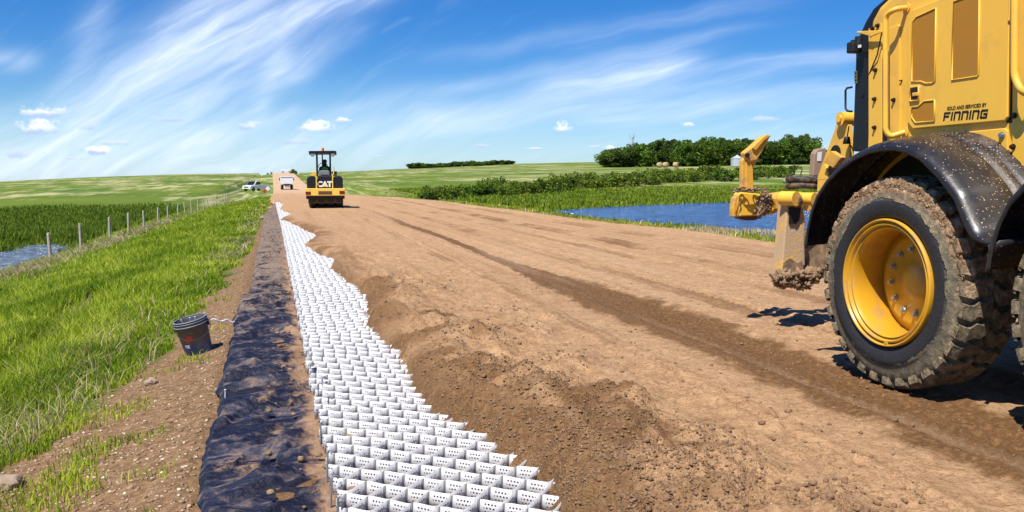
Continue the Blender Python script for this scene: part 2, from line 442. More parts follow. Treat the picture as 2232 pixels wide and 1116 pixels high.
def soil_material():
    m, n = mat('road_soil'); p = pos(n); x, y, z = n.sep(p)
    big = n.noise(p, .55, 4, .6)
    fine = n.noise(p, 26, 6, .72); grit = n.vor(p, 95); mid = n.noise(p, 5, 5, .65)
    col = n.ramp(n.add(n.mul(fine, .55), n.mul(mid, .45)), [(.27, (.23, .122, .055)), (.45, (.42, .250, .130)), (.58, (.54, .334, .176)), (.78, (.72, .50, .31))])
    # moist, darker bands left by the machines' wheels
    wob = n.mul(n.sub(n.noise(n.mapping(p, scale=(1, .12, 1)), 1.0, 3), .5), .5)
    xx = n.add(x, wob); wet = None
    edge = n.mul(n.sub(n.noise(p, 2.6, 5, .65), .5), 1.2)
    for (c, w, k, y0, y1) in ((3.95, .46, 1.0, 1, 46), (6.4, .2, .6, 9, 70), (7.5, .26, .8, 14, 85), (2.9, .10, .5, 8, 45), (9.0, .3, .5, 10, 60), (5.1, .16, .6, 5, 60)):
        d = n.m('ABSOLUTE', n.sub(xx, c))
        if c == 3.95: w = n.ss(y, 9, 17, .46, .13)
        else: k = n.mul(n.ss(n.noise(n.mapping(p, scale=(.6, .35, 1), loc=(c, 0, 0)), 1.0, 4, .7), .38, .62), k)
        q = n.mul(n.ss(n.add(n.m('DIVIDE', d, w), edge), 1.2, .85), k)
        q = n.mul(q, n.mul(n.ss(y, y0-3, y0), n.ss(y, y1, y1-22)))
        wet = q if wet is None else n.mx(wet, q)
    # freshly tipped damp soil by the cells
    fa = n.new('ShaderNodeAttribute', attribute_name='fresh').outputs['Fac']
    fr = n.mul(n.mul(n.ss(n.add(x, n.mul(n.sub(n.noise(p, 1.2, 4), .5), 2.2)), 3.1, 1.2), n.ss(y, 17, 6)), n.ss(n.noise(p, 1.5, 5, .7), .42, .6))
    fr2 = n.mul(n.mul(n.ss(x, 2.6, .9), n.ss(y, 34, 14)), .45)
    wet = n.mx(n.mx(wet, n.mul(n.ss(n.add(fa, n.mul(n.sub(fine, .5), .9)), .2, .75), .85)), n.mul(fr, .25))
    wet = n.mul(wet, n.lin(fine, .3, .7, .75, 1.1))
    col = n.mix(wet, col, n.mix(n.ss(fine, .4, .65), (.090, .040, .012), (.27, .142, .060)))
    # pale dusty streaks lengthways
    stv = n.noise(n.mapping(p, scale=(2.2, .10, 1)), 1.0, 5, .6)
    col = n.mix(n.mul(n.ss(stv, .5, .7), .30), col, (.58, .40, .25))
    col = n.mix(n.mul(n.ss(stv, .46, .3), .30), col, (.23, .125, .062))
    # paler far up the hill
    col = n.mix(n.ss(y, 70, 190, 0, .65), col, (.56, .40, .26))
    gs = n.noise(p, 70, 3, .75); gs2 = n.noise(p, 22, 4, .8)
    col = n.mix(n.mul(n.ss(n.add(n.mul(gs, .5), n.mul(gs2, .5)), .50, .42), .5), col, (.12, .058, .022))
    # pebbles
    peb = n.vor(p, 34, out='Color'); pr, pg, pb = n.sep(peb)
    pe = n.mul(n.ss(n.vor(p, 34), .34, .2), n.ss(pr, .93, .97))
    col = n.mix(n.mul(pe, .6), col, (.52, .40, .28))
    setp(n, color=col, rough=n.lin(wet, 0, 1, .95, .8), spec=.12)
    h = n.add(n.add(n.mul(fine, .6), n.mul(grit, .15)), n.add(n.mul(n.noise(p, 90, 3, .7), .25), n.mul(pe, .15)))
    bump(n, h, 1.0, .04)
    return m
def ground_material():
    m, n = mat('ground_cover'); p = pos(n); x, y, z = n.sep(p)
    D = n.m('SQRT', n.add(n.mul(x, x), n.mul(y, y)))
    f = n.noise(p, 9, 6, .7); g1 = n.noise(p, .35, 4, .6)
    green = n.ramp(n.add(n.mul(f, .5), n.mul(g1, .5)), [(.3, (.035, .060, .006)), (.5, (.085, .130, .012)), (.7, (.150, .200, .024))])
    # far crop field with pale stubble swaths following the drill rows
    sw = n.noise(n.mapping(p, scale=(.030, .010, 1), rot=(0, 0, R(62))), 1.0, 6, .62, 1.2)
    sw2 = n.noise(n.mapping(p, scale=(.5, .045, 1), rot=(0, 0, R(62))), 1.0, 5, .65)
    ff = n.ss(D, 95, 150)
    crop = n.ramp(n.noise(p, .02, 4, .6), [(.35, (.075, .130, .012)), (.65, (.150, .190, .028))])
    pale = n.mul(n.ss(n.add(n.mul(sw, .62), n.mul(sw2, .38)), .47, .60), .80)
    crop = n.mix(pale, crop, (.46, .41, .22))
    lush = n.noise(n.mapping(p, scale=(.02, .008, 1), rot=(0, 0, R(70))), 1.0, 4)
    crop = n.mix(n.mul(n.ss(lush, .54, .66), .8), crop, (.055, .130, .014))
    col = n.mix(ff, green, crop)
    # bare gravelly strip beside the sheet
    lim = n.add(n.ss(y, 3.5, 9.5, -2.5, -1.2), n.ss(y, 9.5, 24, 0, .5))
    nb = n.mul(n.sub(n.noise(p, 1.4, 5, .65), .5), 1.6)
    bare = n.mul(n.ss(n.sub(n.add(x, nb), lim), -.25, .12), n.ss(D, 80, 50))
    rut = n.mul(n.ss(n.m('ABSOLUTE', n.add(n.add(x, 3.2), n.mul(n.m('SINE', n.mul(y, .5)), .15))), .5, .25), n.ss(y, 19, 15))
    lip = n.mul(n.ss(n.m('ABSOLUTE', x), 13.5, 12.0), n.mul(n.ss(x, 9.5, 10.2), .0))
    bare = n.mx(n.mx(bare, n.mul(rut, .8)), lip)
    st_ = n.vor(p, 26); sc = n.vor(p, 26, out='Color'); r1, r2, r3 = n.sep(sc)
    earth = n.ramp(n.noise(p, 16, 6, .7), [(.3, (.10, .055, .026)), (.5, (.21, .125, .062)), (.7, (.33, .21, .12))])
    peb = n.mul(n.ss(st_, .36, .24), n.ss(r1, .80, .88))
    earth = n.mix(peb, earth, n.mix(r2, (.34, .24, .15), (.62, .52, .40)))
    col = n.mix(bare, col, earth)
    setp(n, color=col, rough=.95, spec=.1)
    bump(n, n.add(f, n.mul(peb, .5)), .8, .04)
    return m
def water_material(name, deep, tint, sc):
    m, n = mat(name); p = pos(n)
    w = n.noise(n.mapping(p, scale=(1, 1, 1), rot=(0, 0, R(15))), sc, 5, .65, .4)
    w2 = n.noise(n.mapping(p, scale=(.5, 1.6, 1), rot=(0, 0, R(10))), sc*.35, 3, .6)
    setp(n, color=n.mix(n.ss(w, .45, .65), deep, tint), rough=.12, spec=.5)
    bump(n, n.add(w, w2), 1.0, .9)
    return m
def fabric_material():
    m, n = mat('geotextile_cloth'); p = pos(n); x, y, z = n.sep(p)
    f = n.noise(p, 14, 6, .7); st2 = n.noise(n.mapping(p, scale=(1, 3.2, 1), rot=(0, 0, R(-28))), 2.2, 6, .65, .4)
    col = n.mix(n.ss(st2, .42, .68), (.005, .006, .018), (.018, .024, .060))
    dust = n.ss(n.add(n.add(n.mul(st2, .6), n.mul(f, .4)), n.ss(y, 7, 18, 0, .14)), .50, .66)
    col = n.mix(n.mul(dust, .8), col, (.25, .18, .125))
    col = n.mix(n.mul(n.ss(n.noise(p, 3.2, 6, .7), .58, .70), .9), col, (.30, .19, .11))
    br = n.ss(n.add(x, n.add(n.mul(n.sub(n.noise(p, 2.6, 6, .7), .5), .75), n.ss(y, 4, 16, 0, .06))), .08, .20)
    col = n.mix(br, col, n.mix(f, (.17, .095, .05), (.42, .26, .15)))
    setp(n, color=col, rough=n.lin(dust, 0, 1, .52, .9), spec=.32)
    h = n.add(n.mul(n.noise(n.mapping(p, scale=(1, 2.6, 1), rot=(0, 0, R(-30))), 7, 5, .6, .6), 1.0), n.mul(f, .4))
    bump(n, h, .9, .04)
    return m
def cell_material(holes):
    m, n = mat('perforated_white_plastic' if holes else 'white_plastic_strip')
    uv = n.new('ShaderNodeUVMap').outputs[0]; u, v, _ = n.sep(uv)
    p = pos(n)
    dirt = n.ss(n.noise(p, 7, 6, .7), .58, .74)
    col = n.mix(n.mul(dirt, .55), (.55, .55, .56), (.36, .25, .16))
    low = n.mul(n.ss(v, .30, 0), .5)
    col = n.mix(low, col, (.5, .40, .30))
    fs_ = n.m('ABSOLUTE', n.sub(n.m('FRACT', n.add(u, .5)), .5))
    col = n.mix(n.mul(n.ss(fs_, .045, .015), .45), col, (.20, .20, .20))  # weld lines, greyed to stand in for the shadow edge along them
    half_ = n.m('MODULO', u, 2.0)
    seam_shade = n.mul(n.ss(half_, .80, .97), n.m('LESS_THAN', half_, 1.02))  # shade beside the far weld, painted into the wall colour
    col = n.mix(n.mul(seam_shade, .8), col, (.07, .068, .066))
    setp(n, color=col, rough=.5, spec=.25)
    if holes:
        fu = n.m('FRACT', u)
        row = n.m('FLOOR', n.mul(v, 4.6)); odd = n.m('MODULO', row, 2.0)
        cu = n.m('FRACT', n.add(n.mul(fu, 7.4), n.mul(odd, .5)))
        cv = n.m('FRACT', n.mul(v, 4.6))
        dx_ = n.mul(n.sub(cu, .5), 1.0); dy_ = n.mul(n.sub(cv, .5), 1.25)
        d = n.m('SQRT', n.add(n.mul(dx_, dx_), n.mul(dy_, dy_)))
        hole = n.m('LESS_THAN', d, .31)
        reg = n.mul(n.mul(n.m('GREATER_THAN', fu, .2), n.m('LESS_THAN', fu, .8)), n.mul(n.m('GREATER_THAN', v, .0), n.m('LESS_THAN', v, .86)))
        setp(n, alpha=n.sub(1.0, n.mul(hole, reg)))
    return m
def blade_material(name, c0, c1, c2, trans=.35):
    m, n = mat(name); g = n.new('ShaderNodeNewGeometry')
    r = g.outputs['Random Per Island']; p = g.outputs['Position']
    k = n.add(n.mul(r, .5), n.mul(n.ss(n.noise(p, .7, 5, .65), .32, .68), .5))
    ob = n.new('ShaderNodeObjectInfo').outputs['Random']
    col = n.ramp(k, [(.2, c0), (.5, c1), (.82, c2)])
    hv_ = n.new('ShaderNodeHueSaturation'); n.put(hv_.inputs['Color'], col); n.put(hv_.inputs['Value'], n.lin(ob, 0, 1, .7, 1.35)); n.put(hv_.inputs['Hue'], n.lin(n.m('FRACT', n.mul(ob, 7.3)), 0, 1, .485, .508)); col = hv_.outputs[0]
    setp(n, color=col, rough=.55, spec=.25)
    t = n.new('ShaderNodeBsdfTranslucent'); n.put(t.inputs[0], n.mix(.5, col, (.25, .42, .03)))
    mx = n.new('ShaderNodeMixShader'); mx.inputs[0].default_value = trans
    n.nt.links.new(n.bsdf.outputs[0], mx.inputs[1]); n.nt.links.new(t.outputs[0], mx.inputs[2]); n.nt.links.new(mx.outputs[0], n.outn.inputs[0])
    return m
M['soil'] = soil_material(); M['ground'] = ground_material(); M['fabric'] = fabric_material()
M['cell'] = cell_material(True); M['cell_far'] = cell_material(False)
M['lake'] = water_material('lake_water', (.012, .075, .30), (.10, .26, .60), 1.6)
M['pond'] = water_material('pond_water', (.16, .22, .34), (.42, .50, .66), 2.2)
M['grass'] = blade_material('grass_blades', (.10, .160, .004), (.25, .335, .008), (.52, .54, .055))
M['drygrass'] = blade_material('dry_grass', (.26, .20, .09), (.45, .37, .19), (.60, .52, .30), .2)
M['reed'] = blade_material('reeds', (.075, .130, .005), (.165, .250, .010), (.30, .37, .035))
M['leaf_dark'] = blade_material('leaves_dark', (.016, .038, .004), (.040, .080, .008), (.085, .140, .018), .2)
M['leaf_mid'] = blade_material('leaves_mid', (.028, .062, .005), (.068, .125, .010), (.15, .22, .022), .25)
M['leaf_shrub'] = blade_material('leaves_scrub', (.045, .080, .006), (.11, .165, .012), (.24, .29, .035), .25)
M['bark'] = simple('bark', (.12, .10, .08), .95, scale=3)
M['bark_pale'] = simple('bark_pale', (.42, .39, .34), .9, dirt=.5, dcol=(.08, .07, .06), scale=3)
M['post'] = simple('weathered_post', (.50, .43, .33), .9, dirt=.35, dcol=(.16, .13, .10), scale=9, bumpy=.5)

# ------------------------------------------------------------------ ground sheet
az_f = np.radians(np.concatenate([np.arange(-180, -24, 4.0), np.arange(-24, 52, .2), np.arange(52, 181, 4.0)]))
dd = np.concatenate([[0.02, .5, 1.0, 1.5, 2.0, 2.5], np.geomspace(2.9, 900, 470), [1100, 1400, 1800, 2400, 3200, 4500, 6000]])
A, D = np.meshgrid(az_f, dd, indexing='ij')
GX = D*np.sin(A); GY = D*np.cos(A)
GZ = ground_h(GX, GY); 
na, nd = A.shape
idx = np.arange(na*nd).reshape(na, nd)
F = np.stack([idx[:-1, :-1], idx[:-1, 1:], idx[1:, 1:], idx[1:, :-1]], -1).reshape(-1, 4)[:, ::-1]
g = fast_mesh('ground', np.stack([GX, GY, GZ], -1).reshape(-1, 3), F, M['ground'], smooth=True)
tag(g, kind='structure')
def water(name, P, z, m):
    P3 = [(x, y) for x, y in P]; c = P.mean(0)
    mb = MB(); mb.prism([tuple(c+(np.array(q)-c)*1.10) for q in P3], z-.02, z, 'Z')
    o = mb.build(name, m); tag(o, kind='structure'); return o
water('lake', lake, LAKE_Z, M['lake'])
water('pond', pond, POND_Z, M['pond'])

# ------------------------------------------------------------------ road
gr_px = [(1260, 1140), (1215, 1100), (1165, 1040), (1110, 1000), (1050, 962), (960, 905), (905, 870), (875, 815), (860, 770), (800, 722), (788, 700), (790, 650), (768, 628), (735, 598), (712, 582), (718, 565), (668, 540), (655, 533), (685, 513), (650, 495), (622, 481), (606, 477), (630, 465), (605, 455), (612, 445), (600, 438)]
gr = np.array([on(a, b, 0) for a, b in gr_px])
XB_Y = np.concatenate([[1.5], gr[:, 1], [60]]); XB_X = np.concatenate([[1.22], gr[:, 0], [-.6]])
o_ = np.argsort(XB_Y); XB_Y = XB_Y[o_]; XB_X = XB_X[o_]
def xb(Y): return np.interp(Y, XB_Y, XB_X)
def cell_left(Y): return np.interp(Y, [0, 4, 7, 11, 17, 28, 40, 54], [.235, .235, .2, .18, .14, .07, -.05, -.18])
def cell_z(X, Y):
    k = sstep(55, 25, Y)*0+1
    return -.125+.02*np.clip(X-cell_left(Y), -.2, 1.4)+.012*np.sin(Y*1.7)
mounds = [(865, 655, .30, .10), (925, 700, .3, .09), (1000, 745, .38, .12), (1120, 720, .35, .05), (960, 790, .3, .07), (1060, 830, .38, .11), (1150, 850, .34, .12),
          (1000, 880, .3, .09), (1180, 890, .35, .13), (1340, 900, .34, .11), (1230, 790, .3, .05), (1130, 950, .34, .11), (1280, 970, .36, .13), (1420, 940, .3, .08),
          (1240, 1050, .32, .12), (1400, 1040, .36, .12), (1560, 1000, .25, .07), (1500, 1090, .34, .10), (1330, 1120, .3, .10), (820, 690, .25, .06), (900, 640, .3, .05), (1650, 1060, .25, .06), (880, 760, .3, .07), (1750, 1110, .3, .05)]
mounds += [(745, 600, .3, .06), (800, 600, .4, .05), (755, 565, .3, .05), (720, 545, .5, .06), (700, 500, .5, .05), (840, 620, .3, .05)]
MC = [(*on(a, b, .05), r, h) for a, b, r, h in mounds]
def mound_field(X, Y):
    wx_ = X+.22*fbm(X*2.3, Y*2.3, 201, 4); wy_ = Y+.30*fbm(X*2.0, Y*2.0, 203, 4)
    H = np.zeros(np.shape(X)); 
    for cx_, cy_, r, h in MC:
        dx_ = (wx_-cx_)/r; dy_ = (wy_-cy_)/(r*1.15)
        rr_ = dx_**2+dy_**2
        H = np.maximum(H, h*np.exp(-rr_**1.6))
    return H
def fresh_amount(X, Y):
    m_ = mound_field(X+.10, Y-.05)
    a = np.clip(m_*11+fbm(X*3.5, Y*3.5, 207, 5)*1.3-.5, 0, 1)
    w = X-xb(Y)
    e_ = np.clip(1.15-w/.75, 0, 1)*(.35+.7*vnoise(X*2, Y*2, 209))*(1-sstep(24, 50, Y))
    return np.clip(np.maximum(a, e_), 0, 1)
def road_h(X, Y):
    rp = road_profile(Y); w = X-xb(Y)+.05*fbm(X*5, Y*5, 71, 3)
    S = np.where(Y < 58, sstep(-.05, .16, w), 1)
    h = rp+.03*fbm(X*.35, Y*.12, 31, 3)
    heap = (1-sstep(.9, 2.6, w))*(1-sstep(12, 26, Y))
    rid = fbm(X*1.1+Y*.35, Y*1.7-X*.5, 41, 5)
    mo = mound_field(X, Y)*sstep(0, .25, w)
    h = h+heap*(.03+.06*np.clip(rid, -.4, .6)+.03*fbm(X*6, Y*6, 45, 4))+mo*(1+.55*fbm(X*5, Y*5, 46, 4))+np.clip(mo*10, 0, 1)*.030*fbm(X*13, Y*13, 47, 4)+np.clip(mo*12, 0, 1)*.016*fbm(X*34, Y*34, 48, 3)
    h = h+.045*np.exp(-((w-.35)/.3)**2)*(1-sstep(25, 45, Y))
    # clods along the edge of the spread soil
    cl = np.clip(fbm(X*4, Y*4, 51, 4), 0, 1)
    h = h+cl*.10*np.exp(-((X-2.05-.35*np.sin(Y*.8))/.45)**2)*(1-sstep(7, 13, Y))
    # machine tracks
    for c, wd, dp, ph in ((3.95, .34, .030, 0), (6.4, .2, .02, 1), (7.5, .24, .025, 2), (9.0, .25, .02, 3), (5.4, .16, .012, 4), (2.95, .05, .012, 5)):
        xx = X-c-.12*np.sin(Y*.11+ph)
        m_ = np.exp(-(xx/wd)**4)
        lug = .5+.5*np.sin((Y+np.abs(xx)*.8)*2*np.pi/.13)
        h = h-m_*dp+m_*(1-sstep(10, 20, Y))*(.030*lug)*(.5+.5*vnoise(X*2, Y*2, 60))
        h = h+.022*np.exp(-((np.abs(xx)-wd*1.25)/.06)**2)*(.4+vnoise(X*9, Y*3, 61))*(1-sstep(22, 40, Y))
    h = h+.012*fbm(X*14, Y*14, 81, 4)*(1-sstep(14, 30, Y))+heap*.030*fbm(X*11, Y*11, 87, 4)*vnoise(X*1.5, Y*1.5, 88)*2+.02*fbm(X*2.5, Y*2.5, 83, 4)
    # right berm
    xr = np.interp(Y, RE_Y, RE_X)
    h = h+.06*np.exp(-((X-xr+.55)/.35)**2)*(.5+.8*vnoise(X*1.2, Y*1.2, 90))*(1-sstep(60, 90, Y))
    h = h-.45*sstep(-.22, .12, X-xr+.12*fbm(X, Y*.9, 95, 3))
    low = cell_z(X, Y)-.05
    return h*S+low*(1-S)
# tapered grid: fine close up, coarse far away
Yr = np.concatenate([np.arange(-14, 1.5, .5), np.geomspace(1.5, 700, 1300)])
t_ = np.linspace(0, 1, 560)
Xr = -.05+t_**1.35*12.0
XX, YY = np.meshgrid(Xr, Yr, indexing='ij')
far_shift = np.interp(YY, [0, 50, 60, 100, 190, 520, 900], [0, 0, -.55, -.6, -.9, -3, -3])
XX = XX+far_shift*(1-(XX+.05)/12.0)
ZZ = road_h(XX, YY)
n1, n2 = XX.shape; idx = np.arange(n1*n2).reshape(n1, n2)
F = np.stack([idx[:-1, :-1], idx[1:, :-1], idx[1:, 1:], idx[:-1, 1:]], -1).reshape(-1, 4)
keep = (XX <= np.interp(YY, RE_Y, RE_X)+.5)
keepf = keep[:-1, :-1].ravel()
o = fast_mesh('road', np.stack([XX, YY, ZZ], -1).reshape(-1, 3), F[keepf], M['soil'], smooth=True)
at_ = o.data.attributes.new('fresh', 'FLOAT', 'POINT'); at_.data.foreach_set('value', np.ascontiguousarray(fresh_amount(XX, YY).ravel(), np.float32))
tag(o, kind='structure')
def rh(x, y): return float(road_h(np.array([x]), np.array([y]))[0])

# ------------------------------------------------------------------ geotextile sheet
fl_px = [(428, 1140), (432, 1060), (440, 960), (478, 830), (478, 800), (497, 755), (520, 650), (548, 610), (556, 560), (565, 520), (572, 480), (578, 462), (598, 440), (598, 433)]
fl = np.array([on(a, b, -.12) for a, b in fl_px])
def fab_left(Y): return np.interp(Y, np.concatenate([[1.0], fl[:, 1]]), np.concatenate([[-.42], fl[:, 0]]))
Yf = np.concatenate([np.arange(-2, 2, .2), np.geomspace(2, 57, 1000)]); tf = np.linspace(0, 1, 110)
T, Y2 = np.meshgrid(tf, Yf, indexing='ij')
XL = fab_left(Y2)+.055*fbm(Y2*2.2, Y2*0, 11, 4); XR_ = cell_left(Y2)+.12
X2 = XL+(XR_-XL)*T
th = R(30)
a_ = X2*math.cos(th)+Y2*math.sin(th); b_ = -X2*math.sin(th)+Y2*math.cos(th)
wa = a_+.25*fbm(a_*1.3, b_*1.3, 19, 3); wb = b_+.25*fbm(a_*1.3+9, b_*1.3, 20, 3)
ridg = 1-np.abs(fbm(wa*.9, wb*2.6, 21, 3))*2.6; rid2 = 1-np.abs(fbm(wa*2.4, wb*6.0, 23, 3))*2.4
edge_ = np.sin(np.clip(T*1.04+.02, 0, 1)*np.pi)**.35
Z2 = -.155-.05*(1-T)+(.068*np.clip(ridg, 0, 1)**2+.030*np.clip(rid2, 0, 1)**2)*edge_+.008*fbm(X2*9, Y2*9, 25, 4)-.04*sstep(.05, 0, T)
Z2 = Z2-.03*sstep(.85, 1, T)
n1, n2 = X2.shape; idx = np.arange(n1*n2).reshape(n1, n2)
F = np.stack([idx[:-1, :-1], idx[1:, :-1], idx[1:, 1:], idx[:-1, 1:]], -1).reshape(-1, 4)
o = fast_mesh('geotextile_sheet', np.stack([X2, Y2, Z2], -1).reshape(-1, 3), F, M['fabric'], smooth=True)
so_ = o.modifiers.new('thick', 'SOLIDIFY'); so_.thickness = .006
tag(o, 'long wrinkled dark blue-black fabric sheet strewn with soil along the road shoulder', 'fabric sheet')

# ------------------------------------------------------------------ geocell mat
P_, RW, HT = .196, .098, .092
mat_root = empty('geocell_mat', (0, 0, 0), 0, 'long white perforated plastic honeycomb mat partly buried by soil', 'geocell mat')
def strips(k0, k1, name, m):
    V = []; Fc = []; UV = []; off = 0
    for k in range(k0, k1):
        Y0 = 2.7+k*RW
        xl = float(cell_left(Y0)); bb = max(float(xb(Y0+.21*(float(xb(Y0))-xl)*q_)) for q_ in (0, .5, 1, 1.25))
        L = max(bb+.22-xl, .25)
        L = min(L, 1.45)
        n = int(L/P_*16)+1
        s = np.arange(n)*P_/16
        ph = (k % 2)*math.pi
        jit = .007*fbm(s*4+k*3.3, s*0+k, 5, 2)
        amp = .0395*(1.0+.05*math.sin(k*1.3))
        w_ = np.arcsin(.72*np.sin(2*np.pi*s/P_+ph))/np.arcsin(.72)
        X = xl+s+.012*math.sin(k*.9)+.004*math.sin(k*2.1); Y = Y0+amp*w_+jit+.21*s
        zb = cell_z(X, Y)+.004*math.sin(k*.7)
        zt = zb+HT+.006*fbm(s*6+k, s*0+k*1.7, 8, 2)
        lean = .006*fbm(s*5+k*7, s*0, 12, 2)
        V.append(np.stack([X, Y, zb], -1)); V.append(np.stack([X, Y+lean, (zb+zt)/2], -1)); V.append(np.stack([X+.002, Y+lean*2, zt], -1))
        u = s/(P_/2)+.5+(k % 2)
        for vv in (0, .5, 1): UV.append(np.stack([u, np.full(n, vv)], -1))
        i = np.arange(n-1)
        for r_ in range(2):
            a = off+r_*n
            Fc.append(np.stack([a+i, a+i+1, a+n+i+1, a+n+i], -1))
        off += 3*n
    ob = fast_mesh(name, np.concatenate(V), np.concatenate(Fc), m, mat_root, smooth=False, uv=np.concatenate(UV))
    so_ = ob.modifiers.new('thick', 'SOLIDIFY'); so_.thickness = .0022
    return ob
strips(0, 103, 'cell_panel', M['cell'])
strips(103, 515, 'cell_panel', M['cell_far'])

# anchor stakes along the edge of the mat
stk = None
for i, (px, py) in enumerate([(708, 1005), (716, 1060), (694, 942), (702, 830), (712, 878), (672, 800), (690, 850), (664, 776), (732, 1112)]):
    x, y = on(px, py+6, -.05)
    x += .012
    if stk is None:
        mb = MB(); mb.cyl((0, 0, -.1), (0, 0, .085), .0055, n=8); mb.tube([(0, 0, .085), (.012, -.004, .098), (.028, -.008, .094), (.032, -.009, .08)], .0055, 8)
        stk = mb.build('anchor_stake', M['grey']); s_ = stk
    else:
        s_ = stk.copy(); COL.objects.link(s_)
    s_.location = (x, y, float(cell_z(np.array(x), np.array(y)))+.045+random.uniform(-.015, .012)); s_.rotation_euler = (random.uniform(-.15, .15), random.uniform(-.12, .12), random.uniform(-1, 1))
    tag(s_, 'hooked steel rod driven into the left edge of the white cell mat', 'stake', 'steel stakes pinning the mat edge')
# pale pin at the sheet's outer edge
mb = MB(); mb.cyl((0, 0, -.05), (.004, 0, .05), .004, n=8); mb.cyl((.004, 0, .048), (.004, 0, .052), .009, n=8)
x, y = on(490, 858, -.15); pn_ = mb.build('fabric_pin', M['white']); pn_.location = (x, y, -.17)
tag(pn_, 'small white pin standing at the outer edge of the dark sheet', 'pin')
# lumps of soil lying in the cells and on the sheet
mb = MB()
for i in range(150):
    if i < 95:
        y = 3.2+random.random()**2*12; x = float(cell_left(y))+abs(random.gauss(0, .12)); z = float(cell_z(np.array(x), np.array(y)))+.03; r = random.uniform(.012, .036)
    else:
        y = 3+random.random()**2*12; x = random.uniform(-.1, .2); z = -.12; r = random.uniform(.006, .02)
    mb.blob((x, y, z), r, i, .5, 2, 2, (1.2, 1.2, .8))
o = mb.build('soil_lumps', M['mud']); tag(o, 'brown crumbs of soil spilled over sheet and mat edge', 'soil', kind='stuff')

# ------------------------------------------------------------------ grass, stones
def blades(name, X, Y, Z, Hh, Wd, m, lean=.35, label=None):
    n = len(X); a = rng.uniform(0, 2*np.pi, n); ld = rng.uniform(0, 2*np.pi, n)
    wx, wy = np.cos(a)*Wd, np.sin(a)*Wd
    l1 = rng.uniform(.05, lean, n)*Hh
    lx, ly = np.cos(ld)*l1, np.sin(ld)*l1
    P = np.zeros((n, 5, 3))
    P[:, 0] = np.stack([X-wx, Y-wy, Z-.02], -1); P[:, 1] = np.stack([X+wx, Y+wy, Z-.02], -1)
    P[:, 2] = np.stack([X+wx*.8+lx*.35, Y+wy*.8+ly*.35, Z+Hh*.55], -1); P[:, 3] = np.stack([X-wx*.8+lx*.35, Y-wy*.8+ly*.35, Z+Hh*.55], -1)
    P[:, 4] = np.stack([X+lx*1.25, Y+ly*1.25, Z+Hh*(1-.15*rng.random(n))], -1)
    b = (np.arange(n)*5)[:, None]
    T = np.concatenate([b+np.array([[0, 1, 2]]), b+np.array([[0, 2, 3]]), b+np.array([[3, 2, 4]])], 1).reshape(-1, 3)
    o = fast_mesh(name, P.reshape(-1, 3), T, m)
    return tag(o, label, name.replace('_', ' '), kind='stuff')
def polar(n, a0, a1, d0, d1):
    A = rng.uniform(math.radians(a0), math.radians(a1), n); D = np.exp(rng.uniform(math.log(d0), math.log(d1), n))
    return D*np.sin(A), D*np.cos(A), D
def bare_lim(X, Y): return -2.45+1.2*sstep(3.5, 9.5, Y)+.55*sstep(9.5, 24, Y)
# left bank
X, Y, D = polar(420000, -20, 1, 3.6, 95)
nb = fbm(X*1.4, Y*1.4, 101, 4)*.55
k = (X < bare_lim(X, Y)-nb*.9) | ((rng.random(len(X)) < .30*np.clip(vnoise(X*2.2, Y*2.2, 105)*3.2-1.75, 0, 1)) & (X < fab_left(np.clip(Y, 1, 60))-.05))
k &= (X < np.interp(Y, RL_Y, RL_X)-.08)
rut = np.abs(X+3.2+.15*np.sin(Y*.5)) < .36
k &= ~(rut & (Y < 18) & (rng.random(len(X)) < .90*sstep(.25, .45, vnoise(X*1.5, Y*.8, 140))))
k &= sdpoly(pond, X, Y) < -.1
clump = vnoise(X*1.8, Y*1.8, 103)*sstep(.22, .5, vnoise(X*.55, Y*.4, 141)+.15)
k &= rng.random(len(X)) < .25+.75*clump+.5*sstep(8, 16, D)
k &= X > -12.8
X, Y, D = X[k], Y[k], D[k]
Z = ground_h(X, Y)
Hh = np.where(X < -9.5, .5, 1)*(.05+.14*sstep(.0, 1.4, bare_lim(X, Y)-X))*rng.uniform(.55, 1.3, len(X))*(1+.5*vnoise(X*.7, Y*.7, 107))*np.where(Y > 25, 1.1, 1)
blades('grass', X, Y, Z, Hh, .0013+.00042*D, M['grass'], .6)
# dry tufts
def drypatch(px, py, zz, rx, ry, n, name='dry_grass', h=.4, lab=None):
    x, y = on(px, py, zz)
    A = rng.normal(0, 1, n)*rx+x; B = rng.normal(0, 1, n)*ry+y
    return A, B
parts = [drypatch(*q) for q in ((40, 606, -1.7, .5, 1.0, 1200), (90, 592, -1.7, .4, 1.2, 1200), (60, 600, -1.7, .5, 1.0, 800), (120, 585, -1.7, .6, 2.0, 1800), (300, 520, -1.7, .7, 4, 2600), (350, 497, -1.7, .6, 5, 2200), (240, 548, -1.7, .5, 2.5, 1400), (20, 612, -1.6, .5, 1.2, 1500), (500, 435, -1.5, .8, 8, 2200), (420, 470, -1.7, .5, 6, 900))]
X = np.concatenate([p[0][::2] for p in parts]); Y = np.concatenate([p[1][::2] for p in parts])
xs, ys, _d = polar(26000, -20, 0, 4, 60); kk = (xs < bare_lim(xs, ys)) & (xs > -12) & (rng.random(len(xs)) < .15+.85*sstep(.45, .75, vnoise(xs*.9, ys*.6, 160)))
X = np.concatenate([X, xs[kk]]); Y = np.concatenate([Y, ys[kk]]); D = np.hypot(X, Y)
blades('dry_grass', X, Y, ground_h(X, Y), rng.uniform(.12, .34, len(X))*np.where(X < -6, 1.4, .8), .0004*D+.001, M['drygrass'], 1.2)
